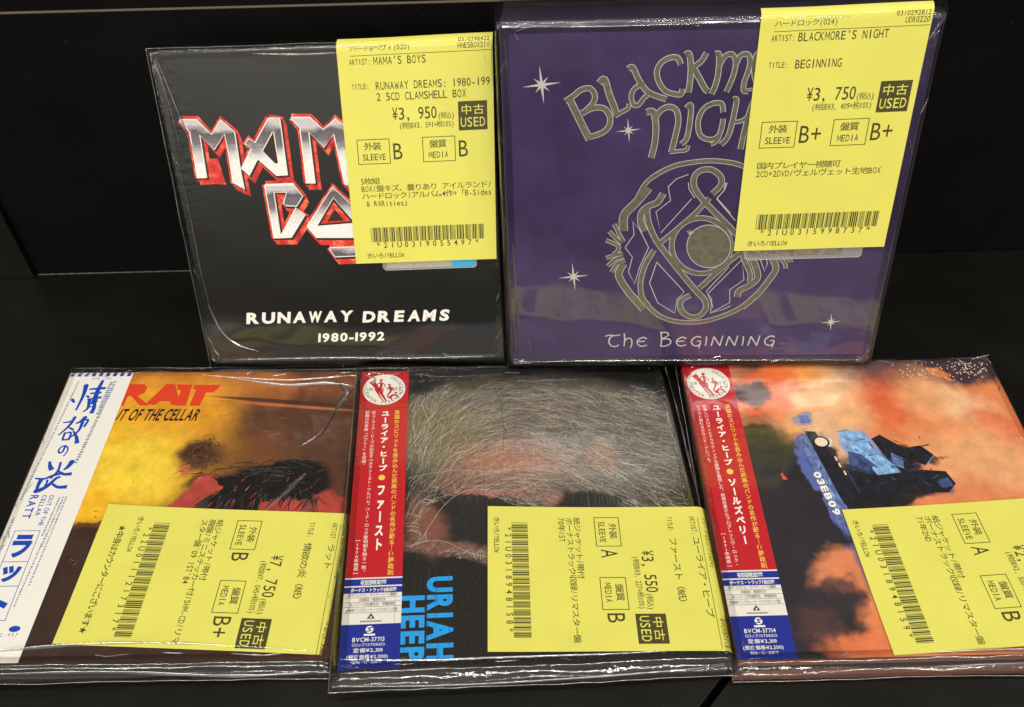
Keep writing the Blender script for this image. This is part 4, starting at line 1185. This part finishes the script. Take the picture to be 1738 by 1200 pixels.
# --- orange album at the right
w, h = FR['S'][3:]
albS = empty('paper_sleeve_album', mw('S'))
tag(albS, 'album in clear film with red paper strip and orange smoke cover art above dark ground', 'album', G_LOW)
ARTS = art('orange_picture', C(206, 124, 80), [
    (80, 132, 60, 14, 0, 0.5, C(86, 64, 70), 0.95), (124, 131, 18, 8, -8, 0.6, C(62, 46, 54), 0.95), (112, 128, 4, 3, 0, 0.6, C(206, 120, 66), 0.9),
    (57, 114, 19, 22, 0, 1.1, C(222, 178, 132), 0.97), (50, 131, 14, 8, 0, 0.8, C(214, 140, 70), 0.9), (33, 112, 12, 9, 10, 0.7, C(212, 104, 58), 0.95), (36, 126, 14, 8, 0, 0.8, C(216, 100, 52), 0.9),
    (86, 112, 15, 13, 10, 1.2, C(204, 92, 54), 0.85), (104, 112, 12, 16, 30, 1.2, C(216, 154, 106), 0.85), (119, 107, 16, 8, -40, 1.1, C(222, 176, 134), 0.9), (128, 95, 12, 9, -35, 1.0, C(208, 104, 64), 0.85), (100, 92, 14, 9, 0, 0.9, C(206, 110, 60), 0.8), (116, 82, 26, 14, -15, 1.2, C(216, 158, 112), 0.9),
    (27, 119, 9, 7, -12, 0.5, C(70, 54, 56), 0.95), (20, 104, 20, 4, 0, 0.7, C(104, 74, 56), 0.6),
    (30, 94, 20, 9, 0, 0.4, C(62, 58, 36), 0.98), (40, 66, 36, 26, -12, 0.4, C(36, 34, 38), 1.0), (24, 30, 24, 60, 0, 0.35, C(42, 38, 44), 1.0), (48, 92, 8, 6, -20, 0.5, C(40, 36, 38), 0.9),
    (50, 104, 16, 8, 0, 1.0, C(220, 158, 104), 0.8), (56, 94, 9, 12, 20, 0.9, C(206, 166, 130), 0.85), (47.5, 105, 3.6, 3.4, 0, 0.4, C(128, 136, 158), 0.85),
    (47, 73, 4.6, 24, 10, 0.35, C(84, 98, 158), 0.95), (51, 60, 3, 12, 10, 0.5, C(112, 128, 180), 0.6), (55, 72, 4, 22, 12, 0.4, C(28, 28, 34), 0.95),
    (67, 88, 8, 9, 20, 0.5, C(104, 140, 190), 0.95), (74, 78, 9, 6, -20, 0.5, C(92, 134, 196), 0.95), (66, 80, 6, 5, 0, 0.6, C(34, 40, 58), 0.9), (82, 82, 8, 7, -30, 0.5, C(34, 34, 44), 0.95), (74, 66, 18, 6, 4, 0.45, C(26, 26, 32), 0.97), (93, 84, 6, 3, -10, 0.6, C(40, 34, 36), 0.9), (92, 68, 5, 4, 0, 0.6, C(70, 92, 120), 0.8),
    (51, 92, 2.8, 2.6, 0, 0.4, C(206, 204, 196), 0.9), (33, 76, 1.3, 1.5, 0, 0.4, C(206, 76, 54), 0.9),
    (46, 33, 12, 9, -10, 0.7, C(204, 124, 84), 0.98), (40, 22, 10, 8, 0, 0.6, C(52, 44, 50), 0.8), (58, 22, 5, 26, 14, 0.5, C(92, 100, 140), 0.7), (46, 4, 14, 7, 0, 0.9, C(206, 112, 70), 0.98), (66, 3, 12, 6, 0, 0.9, C(214, 148, 108), 0.9), (30, 13, 8, 7, 0, 0.8, C(84, 58, 58), 0.6)],
    warp=((0.06, 7), (0.25, 3.0)), tone=(0.11, 0.17))
EDGS = ink('brown_sleeve_edge', C(120, 70, 52), None)
m = MB()
m.quad(0, 0, w, h, 0.0)
rr = random.Random(3)
m.mat(1)
for i in range(150):
    x, y = rr.gauss(124, 8), rr.gauss(130.5, 3.0)
    if i % 4 == 0:
        x, y = rr.gauss(104, 5), rr.gauss(129, 4)
    if x < 133 and y < 134.5 and y > 118:
        a = rr.uniform(0, 3.1)
        l = rr.uniform(0.25, 0.75)
        m.poly([(x - l * math.cos(a), y - l * math.sin(a)), (x + 0.25 * math.sin(a), y - 0.25 * math.cos(a)), (x + l * math.cos(a), y + l * math.sin(a)), (x - 0.25 * math.sin(a), y + 0.25 * math.cos(a))], 0.01 + i * 0.0001)
S_ = m.step
for mt, P in ((3, [(42.0, 95), (45.8, 96.8), (49, 84), (54.0, 52), (51.2, 47), (48.0, 56)]), (4, [(45.8, 98), (50, 97.5), (54, 84), (59.5, 56), (56.4, 52), (52, 66)]), (5, [(59, 97), (64, 98), (69, 96), (72, 90), (68, 84), (61, 86)]), (5, [(66, 84), (73, 85), (79, 78), (77, 73), (70, 74)]), (6, [(61, 87), (66, 85), (70, 80), (66, 77), (60, 80)]),
              (4, [(72, 93), (76, 95), (84, 88), (86, 79), (80, 75), (76, 82)]), (4, [(58, 78), (70, 75), (88, 77), (97, 76), (99, 70), (95, 66), (78, 66), (60, 67)]), (4, [(84, 88), (91, 89), (95, 84), (90, 79), (85, 82)]), (3, [(78, 86), (82, 83), (81, 78), (77, 80)]), (6, [(92, 72), (97, 73), (98, 69), (93, 68)]), (3, [(49, 106), (45, 106), (45, 102), (49.4, 102)])):
    m.mat(mt); m.poly(P, S_(0.03))
    for i in range(len(P)):
        if rr.random() < 0.25:
            a, c = P[i - 1], P[i]
            m.mat(rr.choice([5, 6, 4])); m.stroke([a, c], 0.25, S_(0.055), sub=2)
for i in range(70):
    x, y = rr.uniform(59, 92), rr.uniform(68, 94)
    a = rr.choice([-1.35, 0.2, -0.7])
    l = rr.uniform(0.8, 3.4)
    m.mat(rr.choice([4, 4, 4, 6, 6])); m.stroke([(x, y), (x + l * math.cos(a), y + l * math.sin(a))], rr.uniform(0.15, 0.5), S_(0.08), sub=2)
for i in range(60):
    t = rr.random()
    x, y = 44.2 + 7.6 * t + rr.gauss(0, 1.2), 95 - 45 * t
    m.mat(rr.choice([5, 3, 6])); m.stroke([(x, y), (x + rr.uniform(-.4, 1), y - rr.uniform(1.5, 5))], rr.uniform(0.15, 0.4), S_(0.08), sub=2)
m.mat(4); m.disc(51.2, 92, 3.4, 3.0, 0.115, 24)
m.mat(1); m.disc(51.2, 92, 2.6, 2.3, 0.125, 24)
for x, y in ((54.6, 84.5), (55.3, 81.2), (56.4, 77.4)):
    m.mat(1); m.poly([(x, y), (x + 0.7, y), (x + 1.0, y - 2), (x + 0.3, y - 2)], 0.12)
m.mat(2)
z, t = -0.003, 4.6
m.add([(0, 0, z), (w, 0, z), (w, h, z), (0, h, z), (0, 0, -t), (w, 0, -t), (w, h, -t), (0, h, -t)], [(4, 5, 1, 0), (5, 6, 2, 1), (6, 7, 3, 2), (7, 4, 0, 3), (7, 6, 5, 4)])
m.build('cover', [ARTS, ink('pale_leaf_ink', C(226, 202, 176), 'plain'), EDGS, ink('picture_steel', C(92, 106, 158), grain=0.55, gs=0.33), ink('picture_night', C(30, 30, 37), grain=0.55, gs=0.33), ink('picture_sky', C(122, 162, 206), grain=0.55, gs=0.33), ink('picture_navy', C(60, 76, 118), grain=0.55, gs=0.33)], albS)
m = MB(); m.text('03EB09', 44.2, 77.0, 20.5, 2.7, -80, 0.14, 0.045, False)
m.build('number_lettering', WHITE, albS)
red_strip(albS, h, 'ソールズベリー', '37714', '◎美しいメロディとドラマティックな展開を重視した、叙情性豊かなプログレッシヴ・ロック・', 'テイスト溢れるセカンド・アルバム。', '[1971年発表]', 'ボーナス・トラック7曲収録', 'plain')
film_part(albS, w, h, PROF_LOW, (2.2, 2.4, 6.0, 3.0), 23,
          [([(62, 1.0), (90, 1.5), (112, 1.2), (134, 1.6)], 0.9, 1.2), ([(66, -3.2), (96, -2.8), (134, -3.0)], 0.8, 1.1, -1.6), ([(2, 1), (5, -1), (2, -4)], 0.8, 0.8, -1), ([(36, 0.8), (39, 2)], 0.4, 0.4), ([(128, 135), (133, 136.4), (137, 137.5)], 0.7, 0.7),
           ([(0.4, 130), (0.7, 80), (0.5, 30)], 0.35, 0.4)],
          (5, 0.15, 2), 0.35)

# ---------------------------------------------------------------- plastic tabs under two of the tags
CLR = clear('tab_plastic', 0.12, 0.2, 0.30)
def tab(item, org, pts_w, pts_h, blue, label):
    r_ = empty('plastic_tab', mw(item, org[0], org[1], 0.25, org[2]))
    tag(r_, label, 'plastic tab')
    def rr_(x0, y0, x1, y1, c):
        out = []
        for cx, cy, a0 in ((x1 - c, y0 + c, -90), (x1 - c, y1 - c, 0), (x0 + c, y1 - c, 90), (x0 + c, y0 + c, 180)):
            out += [(cx + c * math.cos(R(a0 + 15 * i)), cy + c * math.sin(R(a0 + 15 * i))) for i in range(7)]
        return out
    m = MB(); m.poly(rr_(0, 0, pts_w, pts_h, 1.6), 0.0)
    m.tube([(p[0], p[1], 0.0) for p in rr_(0, 0, pts_w, pts_h, 1.6) + [rr_(0, 0, pts_w, pts_h, 1.6)[0]]], 0.16, 5)
    m.build('plastic', [CLR], r_)
    if blue:
        m = MB(); m.quad(pts_w - 10.5, 0.5, pts_w - 0.6, pts_h - 1, 0.04); m.build('blue_print', ink('cyan_ink', C(60, 160, 205), 'plain'), r_)
        m = MB(); m.quad(1.5, 0.7, pts_w - 10.6, pts_h - 1, 0.03); m.build('silver_label', ink('pale_silver', C(176, 172, 160), 'plain', 0.4, 0.3, grain=0.3), r_)
    else:
        m = MB(); m.quad(1.0, 1.4, pts_w - 8, pts_h - 1, 0.03); m.build('silver_label', ink('dull_label', C(128, 122, 112), 'plain', 0.5, 0.2, grain=0.4, gs=0.4), r_)
    return r_
tab('M', (82.6, 44.0, 1.0), 40.0, 14.0, True, 'silver plastic tab with a bright blue end under the tag of the black box')
tab('B', (97.5, 50.4, 1.2), 47.0, 14.0, False, 'clear plastic tab with a dull grey label under the tag of the purple box')

# ---------------------------------------------------------------- the five tags
base = dict(w=60.0, sh=0.0, r=4.0, amax=1.5, z=0.45)
price_tag('M', (71.2, 47.6), 1.0, dict(base, h=92.5, ys=1.0, oy=0, sh=0.040, bend=87.2, r=3.2, amax=1.2, z=0.75, hdr='ハード&ヘヴィ(020)', cat1='0310298422', cat2='HNE5BOX211', artist="MAMA'S BOYS", title=['RUNAWAY DREAMS: 1980-199', '2 5CD CLAMSHELL BOX'], price='¥3, 950', extax='(税抜¥3, 591+税10%)', g1='B', g2='B',
    notes=['5枚組', 'BOX/盤キズ、曇りあり アイルランド/', 'ハードロック/アルバム4作+「B-Sides', ' & RARities」'], code='*21U0319055497*'),
    'yellow tag priced ¥3,950 on the black box with chrome and red lettering')
price_tag('B', (92.8, 55.1), 1.3, dict(base, w=59.6, h=95, ys=1.018, oy=-0.3, sh=0.028, bend=90.5, r=2.8, amax=1.2, z=0.75, lift=0.8, hdr='ハードロック(024)', cat1='0310292812', cat2='UDR0220', artist="BLACKMORE'S NIGHT", title=['BEGINNING'], price='¥3, 750', extax='(税抜¥3, 409+税10%)', g1='B+', g2='B+',
    notes=['国内プレイヤー視聴可', '2CD+2DVD/ヴェルヴェット生地BOX'], code='*21U0315998737*'),
    'yellow tag priced ¥3,750 on the purple box with the foil emblem')
price_tag('R', (37.0, 65.2), -93.3, dict(base, w=58.4, h=103.0, ys=0.955, oy=11.4, bend=92.6, r=3.2, hdr='ハード&ヘヴィ(020)', cat1='0310276621', cat2='WPCR13566', artist='ラット', title=['情欲の炎（紙）'], price='¥7, 750', extax='(税抜¥7, 045+税10%)', g1='B', g2='B+',
    notes=['紙ジャケット/帯付', '廃盤/ミニステッカー付/SHM-CD/リマ', "スター盤'09 1ST'84"], code='*22U0111217317*', foot='★中身はカウンターにございます★'),
    'yellow tag priced ¥7,750 on the amber album with the white strip')
price_tag('H', (52.9, 64.2), -92.2, dict(base, h=91, ys=0.955, oy=0.2, bend=81.6, r=3.4, hdr='ハードロック(024)', cat1='0310301188', cat2='BVCM37713', artist='ユーライア・ヒープ', title=['ファースト（紙）'], price='¥3, 550', extax='(税抜¥3, 227+税10%)', g1='A', g2='B',
    notes=['紙ジャケット/帯付', 'ボーナストラック収録/リマスター盤', '70年1ST'], code='*21U0318948158*'),
    'yellow tag priced ¥3,550 on the grey album with blue sideways lettering')
price_tag('S', (50.8, 58.7), -87.3, dict(base, w=58.5, h=90, ys=0.965, oy=0.2, bend=83.5, r=3.6, hdr='ハードロック(024)', cat1='0310301189', cat2='BVCM37714', artist='ユーライア・ヒープ', title=['ソールズベリー（紙）'], price='¥2, 750', extax='(税抜¥2, 500+税10%)', g1='A', g2='B',
    notes=['紙ジャケット/帯付', 'ボーナストラック収録/リマスター盤', '71年2ND'], code='*21U0318948159*'),
    'yellow tag, cut by the picture edge, on the orange smoke album')
bpy.data.objects.remove(_to)
